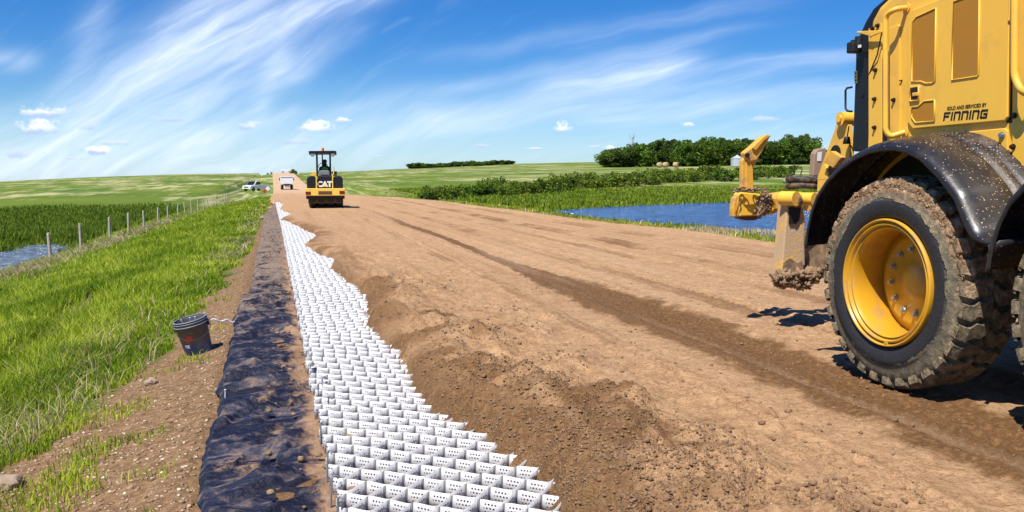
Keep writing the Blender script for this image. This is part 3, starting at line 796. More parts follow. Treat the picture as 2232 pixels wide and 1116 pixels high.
# reeds round the left pond and on to the field
X, Y, D = polar(150000, -20, -1.5, 28, 120)
k = (X < -10.2) & (sdpoly(pond, X, Y) < .3) & ((sdpoly(pond, X, Y) > -1.0) | (Y > 47) | (X > -12.5) | (D > 50))
k &= ~((X > -14.5) & (Y < 46)) & ~((Y < 38) & (X > -16))
k &= (rng.random(len(X)) < 1-sstep(85, 118, D))
X, Y, D = X[k], Y[k], D[k]
blades('reeds', X, Y, ground_h(X, Y), rng.uniform(.25, .62, len(X))*(.5+.8*vnoise(X*.2, Y*.2, 111)), .0007*D, M['reed'], .35)
# grass on the right bank and beyond the lake
X, Y, D = polar(230000, 2, 50, 13, 140)
xr = np.interp(Y, RE_Y, RE_X)
sl = sdpoly(lake, X, Y)
k = (X > xr-.12+.3*fbm(X*.8, Y*.8, 121, 3)) & (sl < .2)
X, Y, D, sl = X[k], Y[k], D[k], sl[k]
near = (X-np.interp(Y, RE_Y, RE_X)) < 9
h = np.where(near, rng.uniform(.03, .09, len(X))*(1+sstep(2.0, 3.5, X-np.interp(Y, RE_Y, RE_X))*0), rng.uniform(.18, .5, len(X)))*(1-.6*sstep(95, 140, D))
blades('bank_grass', X[near], Y[near], ground_h(X[near], Y[near]), h[near], .0008*D[near], M['grass'], .5)
blades('meadow_reeds', X[~near], Y[~near], ground_h(X[~near], Y[~near]), h[~near], .0008*D[~near], M['reed'], .4)
X, Y, D = polar(60000, 8, 45, 14, 100)
sl = sdpoly(lake, X, Y); k = (sl < .4) & (sl > -1.6) & (rng.random(len(X)) < .5)
X, Y, D = X[k], Y[k], D[k]
blades('shore_reeds', X, Y, np.maximum(ground_h(X, Y), LAKE_Z-.05), rng.uniform(.1, .32, len(X)), .0006*D, M['reed'], .4)
parts = [drypatch(*q) for q in ((1545, 500, -.7, .8, .9, 1500), (1500, 497, -.6, .5, .6, 600), (1400, 488, -.8, 1.4, 2.5, 900), (1000, 440, -.6, 1.2, 7, 1500), (1150, 455, -.6, 1.0, 4, 900), (1660, 505, -.9, .5, .9, 500))]
X = np.concatenate([p[0] if i_ in (0, 5) else p[0][::25] for i_, p in enumerate(parts)]); Y = np.concatenate([p[1] if i_ in (0, 5) else p[1][::25] for i_, p in enumerate(parts)]); D = np.hypot(X, Y)
k = X > np.interp(Y, RE_Y, RE_X)+.05; X, Y, D = X[k], Y[k], D[k]
blades('dry_bank_grass', X, Y, np.maximum(ground_h(X, Y), LAKE_Z-.02), rng.uniform(.08, .32, len(X)), .0005*D, M['drygrass'], .6)

# stones on the bare strip
def stones(name, n, fx, m, zf, r0, r1, label=None):
    ico = bmesh.new(); bmesh.ops.create_icosphere(ico, subdivisions=1, radius=1)
    bv = np.array([v.co[:] for v in ico.verts]); bf = np.array([[v.index for v in f.verts] for f in ico.faces]); ico.free()
    X, Y = fx(n); n = len(X)
    r = r0*(r1/r0)**(rng.random(n)**2.2)
    k = rng.uniform(.65, 1.25, (n, len(bv), 1))
    V = bv[None]*k*r[:, None, None]*np.stack([rng.uniform(.8, 1.3, n), rng.uniform(.8, 1.3, n), rng.uniform(.5, .8, n)], -1)[:, None, :]
    V[..., 0] += X[:, None]; V[..., 1] += Y[:, None]; V[..., 2] += (zf(X, Y)+r*.25)[:, None]
    Fb = bf[None]+(np.arange(n)*len(bv))[:, None, None]
    o = fast_mesh(name, V.reshape(-1, 3), Fb.reshape(-1, 3), m, smooth=False); return tag(o, label, 'stones', kind='stuff')
m_, n_ = mat('gravel_stones'); gg = n_.new('ShaderNodeNewGeometry')
setp(n_, color=n_.ramp(gg.outputs['Random Per Island'], [(0, (.14, .085, .045)), (.55, (.30, .19, .11)), (.85, (.42, .31, .20)), (1, (.62, .54, .43))]), rough=.9)
M['gravel'] = m_
def f1(n):
    X, Y, D = polar(n, -22, -1, 3.5, 26); k = (X > bare_lim(X, Y)-.2-.6*rng.random(len(X))) & (X < fab_left(Y)-.04); return X[k], Y[k]
stones('gravel', 22000, f1, M['gravel'], ground_h, .0035, .016)
def f2(n):
    X, Y, D = polar(n, -2, 42, 3.3, 16); k = (X > xb(Y)+.1) & (X < 9.5) & (rng.random(len(X)) < .25+.75*np.exp(-((X-1.8)/.9)**2)); return X[k], Y[k]
stones('pebbles', 3500, f2, M['gravel'], road_h, .002, .006)
M['clod'] = simple('soil_clods', (.25, .145, .075), .95, dirt=.6, dcol=(.13, .07, .033), scale=20, bumpy=.6, dthr=.5)
def f4(n):
    X, Y, D = polar(n, -2, 32, 3.3, 12)
    k = (X > xb(Y)+.05) & (rng.random(len(X)) < np.clip(mound_field(X, Y)*9-.1, 0, 1)); return X[k], Y[k]
stones('crumbs', 60000, f4, M['clod'], road_h, .003, .013)
def f3(n):
    X, Y, D = polar(n, -2, 42, 3.3, 14)
    k = (X > xb(Y)+.12) & (X < 9) & (rng.random(len(X)) < .06+.94*np.exp(-((X-2.0-.35*np.sin(Y*.8))/.5)**2)*sstep(.42, .7, vnoise(X*1.6, Y*1.6, 133))); return X[k], Y[k]
stones('clods', 26000, f3, M['clod'], road_h, .004, .022)

def rock(px, py, z, r, seed, label, sq=(1.2, 1, .7)):
    x, y = on(px, py, z); mb = MB(); mb.blob((0, 0, 0), r, seed, .3, 1.2, 4, sq)
    o = mb.build('rock', M['rock']); o.location = (x, y, gh(x, y)+r*.35); return tag(o, label, 'rock')
rock(10, 1092, -.55, .09, 5, 'rounded brown rock at the edge of the grass in the near corner')
rock(330, 846, -.4, .05, 9, 'small tan rock lying on bare gravel below the bucket', (1.1, 1, .8))
rock(590, 457, -.3, .12, 12, 'pale rock beside the far end of the dark sheet')
rock(572, 478, -.3, .10, 15, 'pale rock between grass and dark sheet, nearer of the pair')
mb = MB(); mb.blob((0, 0, 0), .45, 3, .2, 1.2, 3, (1.3, 1, .6))
bx, by = on(1718, 380, -.3); 
o = mb.build('boulder', M['rock']); D_ = 150; r_ = ray(1718, 380); s_ = D_/math.hypot(r_.x, r_.y); o.location = (r_.x*s_, r_.y*s_, gh(r_.x*s_, r_.y*s_)+.3)
o.scale = (1.6, 1.6, 1.6); tag(o, 'big pale boulder in the grass beyond the bushes', 'boulder')

# ------------------------------------------------------------------ fence
fence_posts = [29.5, 36.6, 42.0, 48.6, 54.6, 60.5, 67, 73.5, 80, 86.5, 93, 100, 107, 114, 128, 135, 142, 149, 156]
mb = MB(); mb.cyl((0, 0, -.25), (0, 0, 1.22), .066, .060, 12); mb.cyl((0, 0, 1.22), (0, 0, 1.235), .060, .048, 12)
post0 = mb.build('fence_post', M['post']); tops = []
FX = -8.5
for i, y in enumerate(fence_posts):
    p_ = post0 if i == 0 else post0.copy()
    if i: COL.objects.link(p_)
    x = FX+random.uniform(-.05, .05); z = gh(x, y)
    p_.location = (x, y, z); p_.rotation_euler = (random.uniform(-.03, .03), random.uniform(-.035, .035), random.uniform(0, 6)); hs_ = random.uniform(.96, 1.05); p_.scale = (1, 1, hs_)
    ords = ['nearest', 'second', 'third', 'fourth', 'fifth', 'sixth', 'seventh', 'eighth', 'ninth', 'tenth']
    if i < 10: tag(p_, f'weathered round wooden fence post, {ords[i]} along the row from the near pond' if i else 'weathered round wooden fence post in front of the small pond', 'fence post', 'fence posts along the left ditch')
    else: tag(p_, 'small distant wooden fence post toward the parked pickup', 'fence post', 'fence posts along the left ditch')
    tops.append((x, y, z))
mb = MB()
wt = [(FX, 16, gh(FX, 16))]+tops
for hgt in (1.1, .8, .5):
    for a, b in zip(wt[:-1], wt[1:]):
        mb.tube([(a[0]+.08, a[1], a[2]+hgt), ((a[0]+b[0])/2+.08, (a[1]+b[1])/2, (a[2]+b[2])/2+hgt-.03), (b[0]+.08, b[1], b[2]+hgt)], .0035, 4)
o = mb.build('fence_wire', M['wire']); tag(o, 'thin wires strung from post to post along the left ditch', 'fence wire')

# ------------------------------------------------------------------ bucket
bx, by = on(436, 792, -.42)
buck = empty('bucket', (bx, by, gh(bx, by)-.012), 0, 'dark grey plastic pail with red maple leaf, tilted on bare ground by the sheet', 'bucket')
buck.scale = (1.06, 1.06, 1.12)
buck.rotation_euler = (R(4), R(-13), R(0))
def bucket_material():
    m, n = mat('bucket_plastic'); c = coord(n); x, y, z = n.sep(c)
    col = n.mix(n.ss(z, .15, .09), (.115, .12, .135), (.035, .10, .28))
    col = n.mix(n.mul(n.ss(n.noise(c, 9, 6), .52, .68), .5), col, (.28, .24, .2))
    setp(n, color=col, rough=.45, spec=.5); return m
BH = .335
mb = MB()
mb.lathe([(0, .004), (.12, .0), (.126, .01), (.148, BH*.80), (.151, BH*.80), (.151, BH)], (0, 0, 0), n=40)
mb.lathe([(.147, BH), (.144, BH*.8), (.120, .012), (0, .012)], (0, 0, 0), n=40)
mb.build('body', bucket_material(), buck)
for z0, z1, r in ((.985, 1.0, .160), (.93, .945, .160), (.85, .865, .163)):
    mb = MB(); mb.lathe([(.148, BH*z0-.002), (r, BH*z0), (r, BH*z1+.002), (.146, BH*z1+.004)], (0, 0, 0), n=40, closed=True); mb.build('rim', M['grey'], buck)
mb = MB(); hp = [(.150*math.cos(t), .150*math.sin(t)-.0, 0) for t in (0,)]
pts = []
for t in np.linspace(-.3, math.pi+.3, 22):
    pts.append((.168*math.cos(t)*.98+.02, -.05-.10*math.sin(t)-.03, BH*.82-.11*math.sin(t)))
mb.tube(pts, .003, 6); mb.box((.158, -.02, BH*.80), (.018, .035, .05)); mb.box((-.158, .02, BH*.80), (.018, .035, .05))
mb.build('handle', M['black_plain'], buck)
# maple leaf print wrapped on the side that faces the road
def wrap(pts2, off=.0022, rfun=None):
    vs = []
    for a, z in pts2:
        r = .126+(.148-.126)*(z-.01)/(BH*.8-.01)+off
        th_ = a/.135; vs.append((r*math.sin(th_), -r*math.cos(th_), z))
    return vs
def wrapped(name, poly, m, ang0, z0, sc, off=.0022):
    # tessellate by triangulating with bmesh then refine
    bm = bmesh.new(); vs = [bm.verts.new((p[0]*sc+ang0, p[1]*sc+z0, 0)) for p in poly]
    f = bm.faces.new(vs); bmesh.ops.triangulate(bm, faces=[f]); bmesh.ops.subdivide_edges(bm, edges=bm.edges, cuts=2)
    bm.verts.index_update()
    P = wrap([(v.co.x, v.co.y) for v in bm.verts], off); mb = MB(); mb._add(P, [tuple(v.index for v in f.verts) for f in bm.faces]); bm.free()
    return mb.build(name, m, buck)
leaf = [(0, -.6), (.06, -.2), (.5, -.3), (.42, -.12), (.95, .2), (.8, .28), (.9, .6), (.6, .52), (.5, .65), (.25, .42), (.35, .95), (.17, .85), (0, 1.2)]
leaf = leaf+[(-x, y) for x, y in leaf[-2:0:-1]]
M['leafred'] = simple('leaf_print_red', (.22, .022, .008), .6)
wrapped('leaf_print', leaf, M['leafred'], -.045, .165, .050)
M['labelwhite'] = simple('print_white', (.65, .68, .72), .6)
def strokeletters(txt, h=1.0, w=.62, t=.2, gap=.2, shear=0):
    """polygons (quads) for simple block letters"""
    G = {'F': [(0, 0, 0, 1), (0, 1, 1, 1), (0, .5, .8, .5)], 'I': [(.5, 0, .5, 1)], 'E': [(0, 0, 0, 1), (0, 1, 1, 1), (0, .5, .8, .5), (0, 0, 1, 0)],
         'N': 'n', 'G': 'g', 'L': [(0, 0, 0, 1), (0, 0, 1, 0)], 'T': [(.5, 0, .5, 1), (0, 1, 1, 1)]}
    polys = []; x0 = 0
    for ch in txt:
        wi = t if ch == 'I' else w
        g_ = G[ch]
        if g_ == 'n': g_ = [(0, 0, 0, 1), (1, 0, 1, .86), (0, 1, .86, 1), (.86, 1, 1, .86)]
        if g_ == 'g': g_ = [(.12, 0, 0, .12), (0, .12, 0, .88), (0, .88, .12, 1), (.12, 1, 1, 1), (.12, 0, 1, 0), (1, 0, 1, .5), (1, .5, .55, .5)]
        for (a, b, c, d) in g_:
            ax, ay = x0+t/2+a*(wi-t), t/2+b*(h-t); bx_, by_ = x0+t/2+c*(wi-t), t/2+d*(h-t)
            L = math.hypot(bx_-ax, by_-ay)
            if L == 0: continue
            ux, uy = (bx_-ax)/L, (by_-ay)/L; e = t/2
            q = [(ax-ux*e-(-uy)*e*-1, 0)]
            q = [(ax-ux*e+uy*e, ay-uy*e-ux*e), (bx_+ux*e+uy*e, by_+uy*e-ux*e), (bx_+ux*e-uy*e, by_+uy*e+ux*e), (ax-ux*e-uy*e, ay-uy*e+ux*e)]
            polys.append([(x+shear*y, y) for x, y in q])
        x0 += wi+gap
    return polys, x0-gap
pl, wd = strokeletters('NE', 1, .7, .22, .2)
for q in pl: pass
mbx = MB()
for q in pl:
    n_s = 6; P = []
    P = wrap([(p[0]*.030-.10, p[1]*.03+.095) for p in q], .0028); mbx._add(P, [(0, 1, 2, 3)])
mbx.build('lettering', M['labelwhite'], buck)
# twisted white rope end trailing over the rim, and tools inside
mb = MB(); pts = [(.12+.02*i, .02+.012*math.sin(i*1.7)+.012*i, BH+.0+.012*math.sin(i*1.1)-.004*i) for i in range(12)]
mb.tube(pts, .008, 6); o = mb.build('rope', M['labelwhite']); o.location = buck.location; tag(o, 'frayed white rope end trailing out of the pail over the gravel', 'rope')
mb = MB()
for a in (-.03, .02, .05): mb.box((a-.03, .02, BH*.80), (.012, .012, .25), rot=(.2, a*6, 0))
o = mb.build('wooden_pegs', M['labelwhite']); o.location = buck.location; o.rotation_euler = buck.rotation_euler; tag(o, 'white pegs standing inside the dark pail', 'pegs')

# ------------------------------------------------------------------ trees and shrubs
def leafcloud(n, blobs, size, seed):
    r = np.random.default_rng(seed); P = []
    tot = sum(b[3]**2 for b in blobs)
    for (x, y, z, rad) in blobs:
        k = int(n*rad**2/tot); d = r.normal(size=(k, 3)); d /= np.linalg.norm(d, axis=1)[:, None]
        q = d*(rad*(r.random(k)**.33))[:, None]*np.array([1, 1, .85]); q += np.array([x, y, z]); P.append(q)
    P = np.concatenate(P); n = len(P)
    u = r.normal(size=(n, 3)); u /= np.linalg.norm(u, axis=1)[:, None]; w = np.cross(u, r.normal(size=(n, 3))); w /= np.linalg.norm(w, axis=1)[:, None]
    s = (size*r.uniform(.5, 1.3, n))[:, None]
    V = np.stack([P-u*s, P-w*s*.7, P+u*s, P+w*s*.7], 1).reshape(-1, 3)
    F = np.arange(n*4).reshape(n, 4)
    return V, F
def make_tree(name, h, w, seed, leafm, barkm, n=1400, size=.33, low=.10):
    r = random.Random(seed); t = empty(name)
    mb = MB()
    mb.tube([(0, 0, -.3), (.05, .03, h*.25), (-.06, .05, h*.5), (.05, 0, h*.82)], [h*.022, h*.018, h*.013, h*.005], 7)
    blobs = []
    for i in range(13):
        zf = low+(1-low)*(i+.5)/13; rr = w*.5*math.sqrt(max(.12, 1-((zf-.52)/.62)**2))
        a = r.uniform(0, 6.28); d = rr*r.uniform(.35, .9)
        c = (math.cos(a)*d, math.sin(a)*d, h*zf*.93)
        blobs.append((*c, max(.12*w, rr*r.uniform(.45, .75))))
        mb.tube([(0, 0, max(.1*h, c[2]-h*.16)), (c[0]*.5, c[1]*.5, c[2]-h*.06), c], [h*.009, h*.006, h*.003], 5)
    mb.build('trunk', barkm, t)
    V, F = leafcloud(n, blobs, size, seed)
    fast_mesh('crown', V, F, leafm, t)
    return t
variants = [make_tree('poplar_tree', 11, 7, 1, M['leaf_mid'], M['bark_pale'], 3000, .36), make_tree('poplar_tree', 12, 6, 2, M['leaf_dark'], M['bark'], 3000, .36),
            make_tree('poplar_tree', 9, 7.5, 3, M['leaf_mid'], M['bark'], 2800, .36, .03), make_tree('poplar_tree', 10.5, 7, 8, M['leaf_dark'], M['bark_pale'], 2600, .36, .08)]
vk = [children(v) for v in variants]; used = [False]*4
def place(vi, x, y, s, sw, label, group, rz=None, vs=variants, kids=vk, us=used):
    if not us[vi]: o = vs[vi]; us[vi] = True
    else: o = copy_tree(vs[vi], kids[vi])
    o.location = (x, y, gh(x, y)-.1); o.rotation_euler = (0, 0, random.uniform(0, 6.28) if rz is None else rz); o.scale = (sw, sw, s)
    tag(o, label, 'tree' if vs is variants else 'shrub', group); return o
# big wood: top outline by azimuth
top_px = [(1312, 332), (1330, 322), (1360, 318), (1400, 312), (1440, 300), (1480, 306), (1520, 304), (1560, 302), (1600, 300), (1640, 308), (1690, 306), (1730, 296), (1760, 296), (1776, 312)]
def spot(px, D):
    a = azim(px); return D*math.sin(a), D*math.cos(a)
random.seed(11)
for row, (D0, n, k) in enumerate(((368, 30, 0), (384, 26, .1), (402, 22, .2))):
    for i in range(n):
        px = 1318+(1768-1318)*(i+random.uniform(.2, .8))/n
        D1 = D0+random.uniform(-5, 5); x, y = spot(px, D1); z = gh(x, y)
        ty = np.interp(px, [a for a, b in top_px], [b for a, b in top_px])+random.uniform(-4, 9)+(5 if row == 0 else 0)
        dep = D1*math.cos(azim(px)-YAW)
        h = (EYE+(385-ty)*dep/FPX)-z; h = max(5, h)
        vi = random.choice([0, 1, 2, 2, 3]) if row else random.choice([1, 2, 2, 3, 2])
        hv = (11, 12, 9, 10.5)[vi]
        place(vi, x, y, h/hv, 1.15*random.uniform(.85, 1.25), 'leafy tree crowded into the wood behind the bales and grain bin', 'trees of the wood on the right')
# low fringe along the front of the wood
far_top = [(893, 357), (920, 354), (945, 358), (1000, 350), (1060, 352), (1100, 347), (1118, 352)]
for i in range(34):
    px = 894+(1119-894)*(i+random.uniform(.1, .9))/34; D1 = 640+random.uniform(-12, 12); x, y = spot(px, D1); z = gh(x, y)
    ty = np.interp(px, [a for a, b in far_top], [b for a, b in far_top])+random.uniform(-1.5, 3)
    h = max(3.2, (EYE+(385-ty)*D1*math.cos(azim(px)-YAW)/FPX)-z)
    vi = random.choice([1, 2, 2, 3]); hv = (11, 12, 9, 10.5)[vi]
    place(vi, x, y, h/hv, .95*random.uniform(.8, 1.2), 'small dark tree in the far shelterbelt on the skyline', 'trees of the far shelterbelt')
# bare tree sticking out of the wood's left end
t = empty('bare_tree', (0, 0, 0), 0, 'leafless grey tree poking above the left part of the wood', 'tree')
mb = MB(); rr = random.Random(5)
mb.tube([(0, 0, -.2), (.1, 0, 3), (0, 0, 6.5), (.2, 0, 11.5)], [.16, .13, .1, .04], 6)
for i in range(26):
    z = rr.uniform(5, 11); a = rr.uniform(0, 6.28); l = rr.uniform(1.2, 3)
    mb.tube([(0, 0, z), (math.cos(a)*l*.5, math.sin(a)*l*.5, z+l*.5), (math.cos(a)*l*.8, math.sin(a)*l*.8, z+l*1.0)], [.07, .05, .02], 5)
mb.build('trunk', M['bark_pale'], t); x, y = spot(1376, 378); t.location = (x, y, gh(x, y)); t.scale = (1, 1, 1.08)
# shrubs along the far bank
def make_shrub(seed, m):
    t = empty('willow_shrub'); r = random.Random(seed); mb = MB(); blobs = []
    for i in range(9):
        a = r.uniform(0, 6.28); d = r.uniform(.1, 1.0); c = (math.cos(a)*d, math.sin(a)*d, r.uniform(.35, 1.35)); blobs.append((*c, r.uniform(.3, .6)))
        mb.tube([(0, 0, -.1), (c[0]*.5, c[1]*.5, c[2]*.6), c], [.03, .02, .008], 5)
    mb.build('stems', M['bark'], t); V, F = leafcloud(620, blobs, .11, seed); fast_mesh('foliage', V, F, m, t); return t
svars = [make_shrub(21, M['leaf_shrub']), make_shrub(22, M['leaf_shrub']), make_shrub(23, M['leaf_mid'])]; sk = [children(v) for v in svars]; su = [False]*3
line = [(935, 92, 1.5), (985, 92, 1.6), (1040, 100, 2.0), (1100, 98, 2.3), (1160, 112, 2.0), (1220, 120, 2.2), (1300, 135, 2.3), (1380, 145, 2.4), (1460, 155, 2.6), (1540, 165, 2.6), (1620, 175, 2.7), (1700, 185, 2.6)]
for i in range(84):
    t = i/83; px = 925+t*790+random.uniform(-6, 6)
    D1 = np.interp(px, [a for a, b, c in line], [b for a, b, c in line])*random.uniform(.94, 1.06)
    hh = np.interp(px, [a for a, b, c in line], [c for a, b, c in line])*random.uniform(.65, 1.15)
    x, y = spot(px, D1)
    o = place(random.choice([0, 1, 2]), x, y, hh/1.7, hh/1.7*random.uniform(1.0, 1.35), 'bushy green willow shrub in the belt between pond and field', 'willow shrubs beyond the pond', vs=svars, kids=sk, us=su)

# ------------------------------------------------------------------ grain bin and bales
def place_at(o, px, D): x, y = spot(px, D); o.location = (x, y, gh(x, y)); return x, y
gb = empty('grain_bin', (0, 0, 0), 0, 'round galvanised grain bin with conical roof in front of the wood', 'grain bin')
mb = MB(); prof = []
for i in range(21): prof.append((2.45+(.03 if i % 2 else 0), i*.15))
mb.lathe(prof, (0, 0, 0), n=32); mb.build('wall', M['galv'], gb)
mb = MB(); mb.lathe([(2.58, 2.98), (2.58, 3.05), (.35, 4.25), (.35, 4.4), (0, 4.5)], (0, 0, 0), n=24, smooth=False); mb.build('roof', M['galv'], gb)
place_at(gb, 1604, 350)
mb = MB(); mb.lathe([(0, -.75), (.86, -.75), (.93, -.68), (.93, .68), (.86, .75), (0, .75)], (0, 0, .9), 'Y', 24)
bale = mb.build('straw_bale', M['bale'])
for i, (px, lab) in enumerate(((1436, 'round straw bale at the left end of the three by the wood'), (1449, 'round straw bale, middle of the three by the wood'), (1471, 'round straw bale standing a little apart from the pair by the wood'))):
    b_ = bale if i == 0 else bale.copy()
    if i: COL.objects.link(b_)
    place_at(b_, px, 345); b_.rotation_euler = (0, 0, .3+.2*i); b_.scale = (1.1, 1.1, 1.1); tag(b_, lab, 'bale', 'round straw bales')

# ------------------------------------------------------------------ lettering helper
def text_mesh(name, body, size, m, parent, Mx, bold=0, shear=0, sxk=1.0, extr=.002):
    c = bpy.data.curves.new(name, 'FONT'); c.body = body; c.size = size; c.offset = bold; c.shear = shear; c.extrude = extr; c.align_x = 'CENTER'
    o = bpy.data.objects.new(name, c); COL.objects.link(o)
    dg = bpy.context.evaluated_depsgraph_get(); me = bpy.data.meshes.new_from_object(o.evaluated_get(dg))
    bpy.data.objects.remove(o); me.name = name; me.materials.clear(); me.materials.append(m)
    for v in me.vertices: v.co.x *= sxk
    me.transform(Mx)
    q = bpy.data.objects.new(name, me); COL.objects.link(q); q.parent = parent; return q

# ------------------------------------------------------------------ compactor
RX, RY = on(711, 455, 0)
rol = empty('road_roller', (RX, RY, rh(RX, RY)), R(-3), 'black and yellow road roller seen from behind with roof canopy and driver', 'road roller')
K = 46.4
def rx(px): return (px-711)/K
def rz(py): return (456.5-py)/K
def rbox(name, x0, x1, y0, y1, Y0, Y1, m, bev=.0, parent=rol):
    mb = MB(); mb.box(((rx(x0)+rx(x1))/2, (Y0+Y1)/2, (rz(y0)+rz(y1))/2), (abs(rx(x1)-rx(x0)), abs(Y1-Y0), abs(rz(y0)-rz(y1)))); return mb.build(name, m, parent, bev)
M['cat_yellow'] = simple('roller_yellow', (.85, .56, .09), .45)
M['rusty'] = simple('rust_brown', (.12, .05, .02), .7)
# four rear tyres side by side, three front
for i in range(4):
    mb = MB(); cx = -.62+i*.415; mb.lathe([(.12, -.17), (.40, -.17), (.47, -.13), (.48, 0), (.47, .13), (.40, .17), (.12, .17)], (cx, .75, .48), 'X', 28); mb.build('rear_tyre', M['black_plain'], rol)
for i in range(3):
    mb = MB(); cx = -.43+i*.43; mb.lathe([(.12, -.17), (.40, -.17), (.47, -.13), (.48, 0), (.47, .13), (.40, .17), (.12, .17)], (cx, 3.3, .48), 'X', 28); mb.build('front_tyre', M['black_plain'], rol)
rbox('ballast_box', 669, 751, 428, 436, .15, 4.0, M['black_plain'])
rbox('skirt', 673, 748, 434, 446, .32, .37, M['rusty'])
bp = rbox('bumper', 667, 752, 413, 429, 0, .2, M['cat_yellow'], .02)
rbox('tail_lamp', 668, 679, 420, 426.5, -.012, .02, M['red'], 0, bp); rbox('tail_lamp', 740, 751, 418.5, 425.5, -.012, .02, M['red'], 0, bp)
rbox('recess_panel', 695, 724, 419, 426, -.012, .02, M['rusty'], 0, bp)
rbox('hood_body', 694.5, 725, 385, 413.5, .2, 2.0, M['black'], .05)
for a, b in ((671, 690.5), (727.5, 748)):
    mb = MB(); mb.prism([(rx(a), rz(413)), (rx(a), rz(392)), (rx(a)+.08, rz(387)), ((rx(a)+rx(b))/2, rz(385.5)), (rx(b)-.08, rz(387)), (rx(b), rz(392)), (rx(b), rz(413))], .15, 2.2, 'Y'); mb.build('side_tank', M['black'], rol, .04)
mb = MB(); mb.tube([(rx(691.5), .1, rz(413)), (rx(691.5), .1, rz(386))], .03, 8); mb.build('handrail', M['cat_yellow'], rol)
mb = MB(); mb.tube([(rx(726), .1, rz(413)), (rx(726), .1, rz(386)), (rx(728.5), .1, rz(380)), (rx(728.5), .1, rz(366))], .03, 8); mb.build('handrail', M['cat_yellow'], rol)
rbox('tool_box', 681.5, 694, 376, 387, .5, .9, M['cat_yellow'], .02)
rbox('tool_box', 725, 735.5, 376, 386, .5, .9, M['rusty'], .02)
rbox('front_body', 680, 742, 392, 425, 2.2, 4.1, M['black'], .05)
mb = MB(); mb.prism([(rx(695.5), rz(384.5)), (rx(697.5), rz(374.5)), (rx(718), rz(374)), (rx(720), rz(384.5))], .35, .6, 'Y'); mb.build('seat_back', M['grey'], rol, .03)
for a in (693.2, 721.5):
    for Y in (.5, 2.2):
        mb = MB(); mb.box((rx(a), Y, (rz(387)+rz(338))/2), (.085 if Y < 1 else .06, .08, rz(338)-rz(387))); mb.build('roof_post', M['black'], rol)
mb = MB(); mb.box((rx(704.5), 2.25, (rz(372)+rz(338))/2), (.06, .06, rz(338)-rz(372))); mb.build('exhaust_stack', M['black'], rol)
mb = MB(); mb.prism([(rx(677), rz(339)), (rx(676), rz(333)), (rx(680), rz(332.3)), (rx(731), rz(331.5)), (rx(735), rz(332.3)), (rx(735.5), rz(339)), (rx(731), rz(337.5)), (rx(681), rz(338))], .1, 2.6, 'Y'); mb.build('roof', M['black'], rol)
bc = None
mb = MB(); mb.cyl((rx(706), 1.2, rz(332)), (rx(706), 1.2, rz(324)), .07, .06, 12); mb.build('beacon', M['orange'], rol)
for a in (684.5, 727):
    mb = MB(); mb.cyl((rx(a), .16, rz(341)), (rx(a), .32, rz(341)), .095, .06, 14); l_ = mb.build('work_lamp', M['glassc'], rol)
mb = MB(); mb.tube([(rx(706)+.22*math.cos(t), 1.75+.1*math.sin(t), 1.98+.17*math.sin(t)) for t in np.linspace(0, 6.28, 18)[:-1]], .015, 6, True); mb.tube([(rx(706), 1.75, 1.98), (rx(706), 1.95, 1.6)], .025, 6); mb.build('steering_wheel', M['black_plain'], rol)
text_mesh('lettering', 'CAT', .335, M['white'], rol, Matrix.Translation((rx(708.5), .185, rz(409))) @ Matrix.Rotation(math.pi/2, 4, 'X'), bold=.022, sxk=1.0)
mb = MB(); mb.prism([(rx(704), rz(409.5)), (rx(709), rz(403.5)), (rx(714.5), rz(409.5))], .175, .182, 'Y'); mb.build('emblem', M['cat_yellow'], rol)
# the driver
def skin_body(name, joints, edges, radii, m, parent=None, sub=2):
    me = bpy.data.meshes.new(name); me.from_pydata(joints, edges, []); o = bpy.data.objects.new(name, me); COL.objects.link(o)
    sk_ = o.modifiers.new('skin', 'SKIN'); sk_.use_smooth_shade = True
    for i, r in enumerate(radii): me.skin_vertices[0].data[i].radius = (r, r) if not isinstance(r, tuple) else r
    me.skin_vertices[0].data[0].use_root = True
    ss_ = o.modifiers.new('sub', 'SUBSURF'); ss_.levels = sub; ss_.render_levels = sub
    me.materials.append(m)
    dg = bpy.context.evaluated_depsgraph_get(); m2 = bpy.data.meshes.new_from_object(o.evaluated_get(dg)); m2.name = name
    bpy.data.objects.remove(o)
    o = bpy.data.objects.new(name, m2); COL.objects.link(o)
    if parent: o.parent = parent
    return o
per = empty('person', (RX+.02, RY+.95, rh(RX, RY)+1.32), R(-3), 'driver in dark clothes and green safety vest seated under the roller roof', 'person')
J = [(0, 0, .15), (0, -.01, .35), (0, .0, .55), (0, .02, .66), (0, .05, .76), (0, .06, .9),
     (-.19, 0, .58), (-.27, .10, .36), (-.2, .38, .32), (.19, 0, .58), (.28, .10, .36), (.2, .38, .32),
     (-.1, .05, .12), (-.13, .45, .14), (-.13, .5, -.25), (.1, .05, .12), (.13, .45, .14), (.13, .5, -.25), (-.13, .62, -.3), (.13, .62, -.3)]
E_ = [(0, 1), (1, 2), (2, 3), (3, 4), (4, 5), (2, 6), (6, 7), (7, 8), (2, 9), (9, 10), (10, 11), (0, 12), (12, 13), (13, 14), (14, 18), (0, 15), (15, 16), (16, 17), (17, 19)]
Rr = [.15, .155, .16, .07, .1, .085, .075, .055, .04, .075, .055, .04, .1, .08, .06, .1, .08, .06, .045, .045]
skin_body('body', J, E_, Rr, M['dark_cloth'], per)
J = [(0, -.01, .22), (0, -.012, .38), (0, -.005, .55), (-.13, 0, .6), (.13, 0, .6)]
skin_body('vest', J, [(0, 1), (1, 2), (2, 3), (2, 4)], [.165, .17, .165, .09, .09], M['vest'], per)
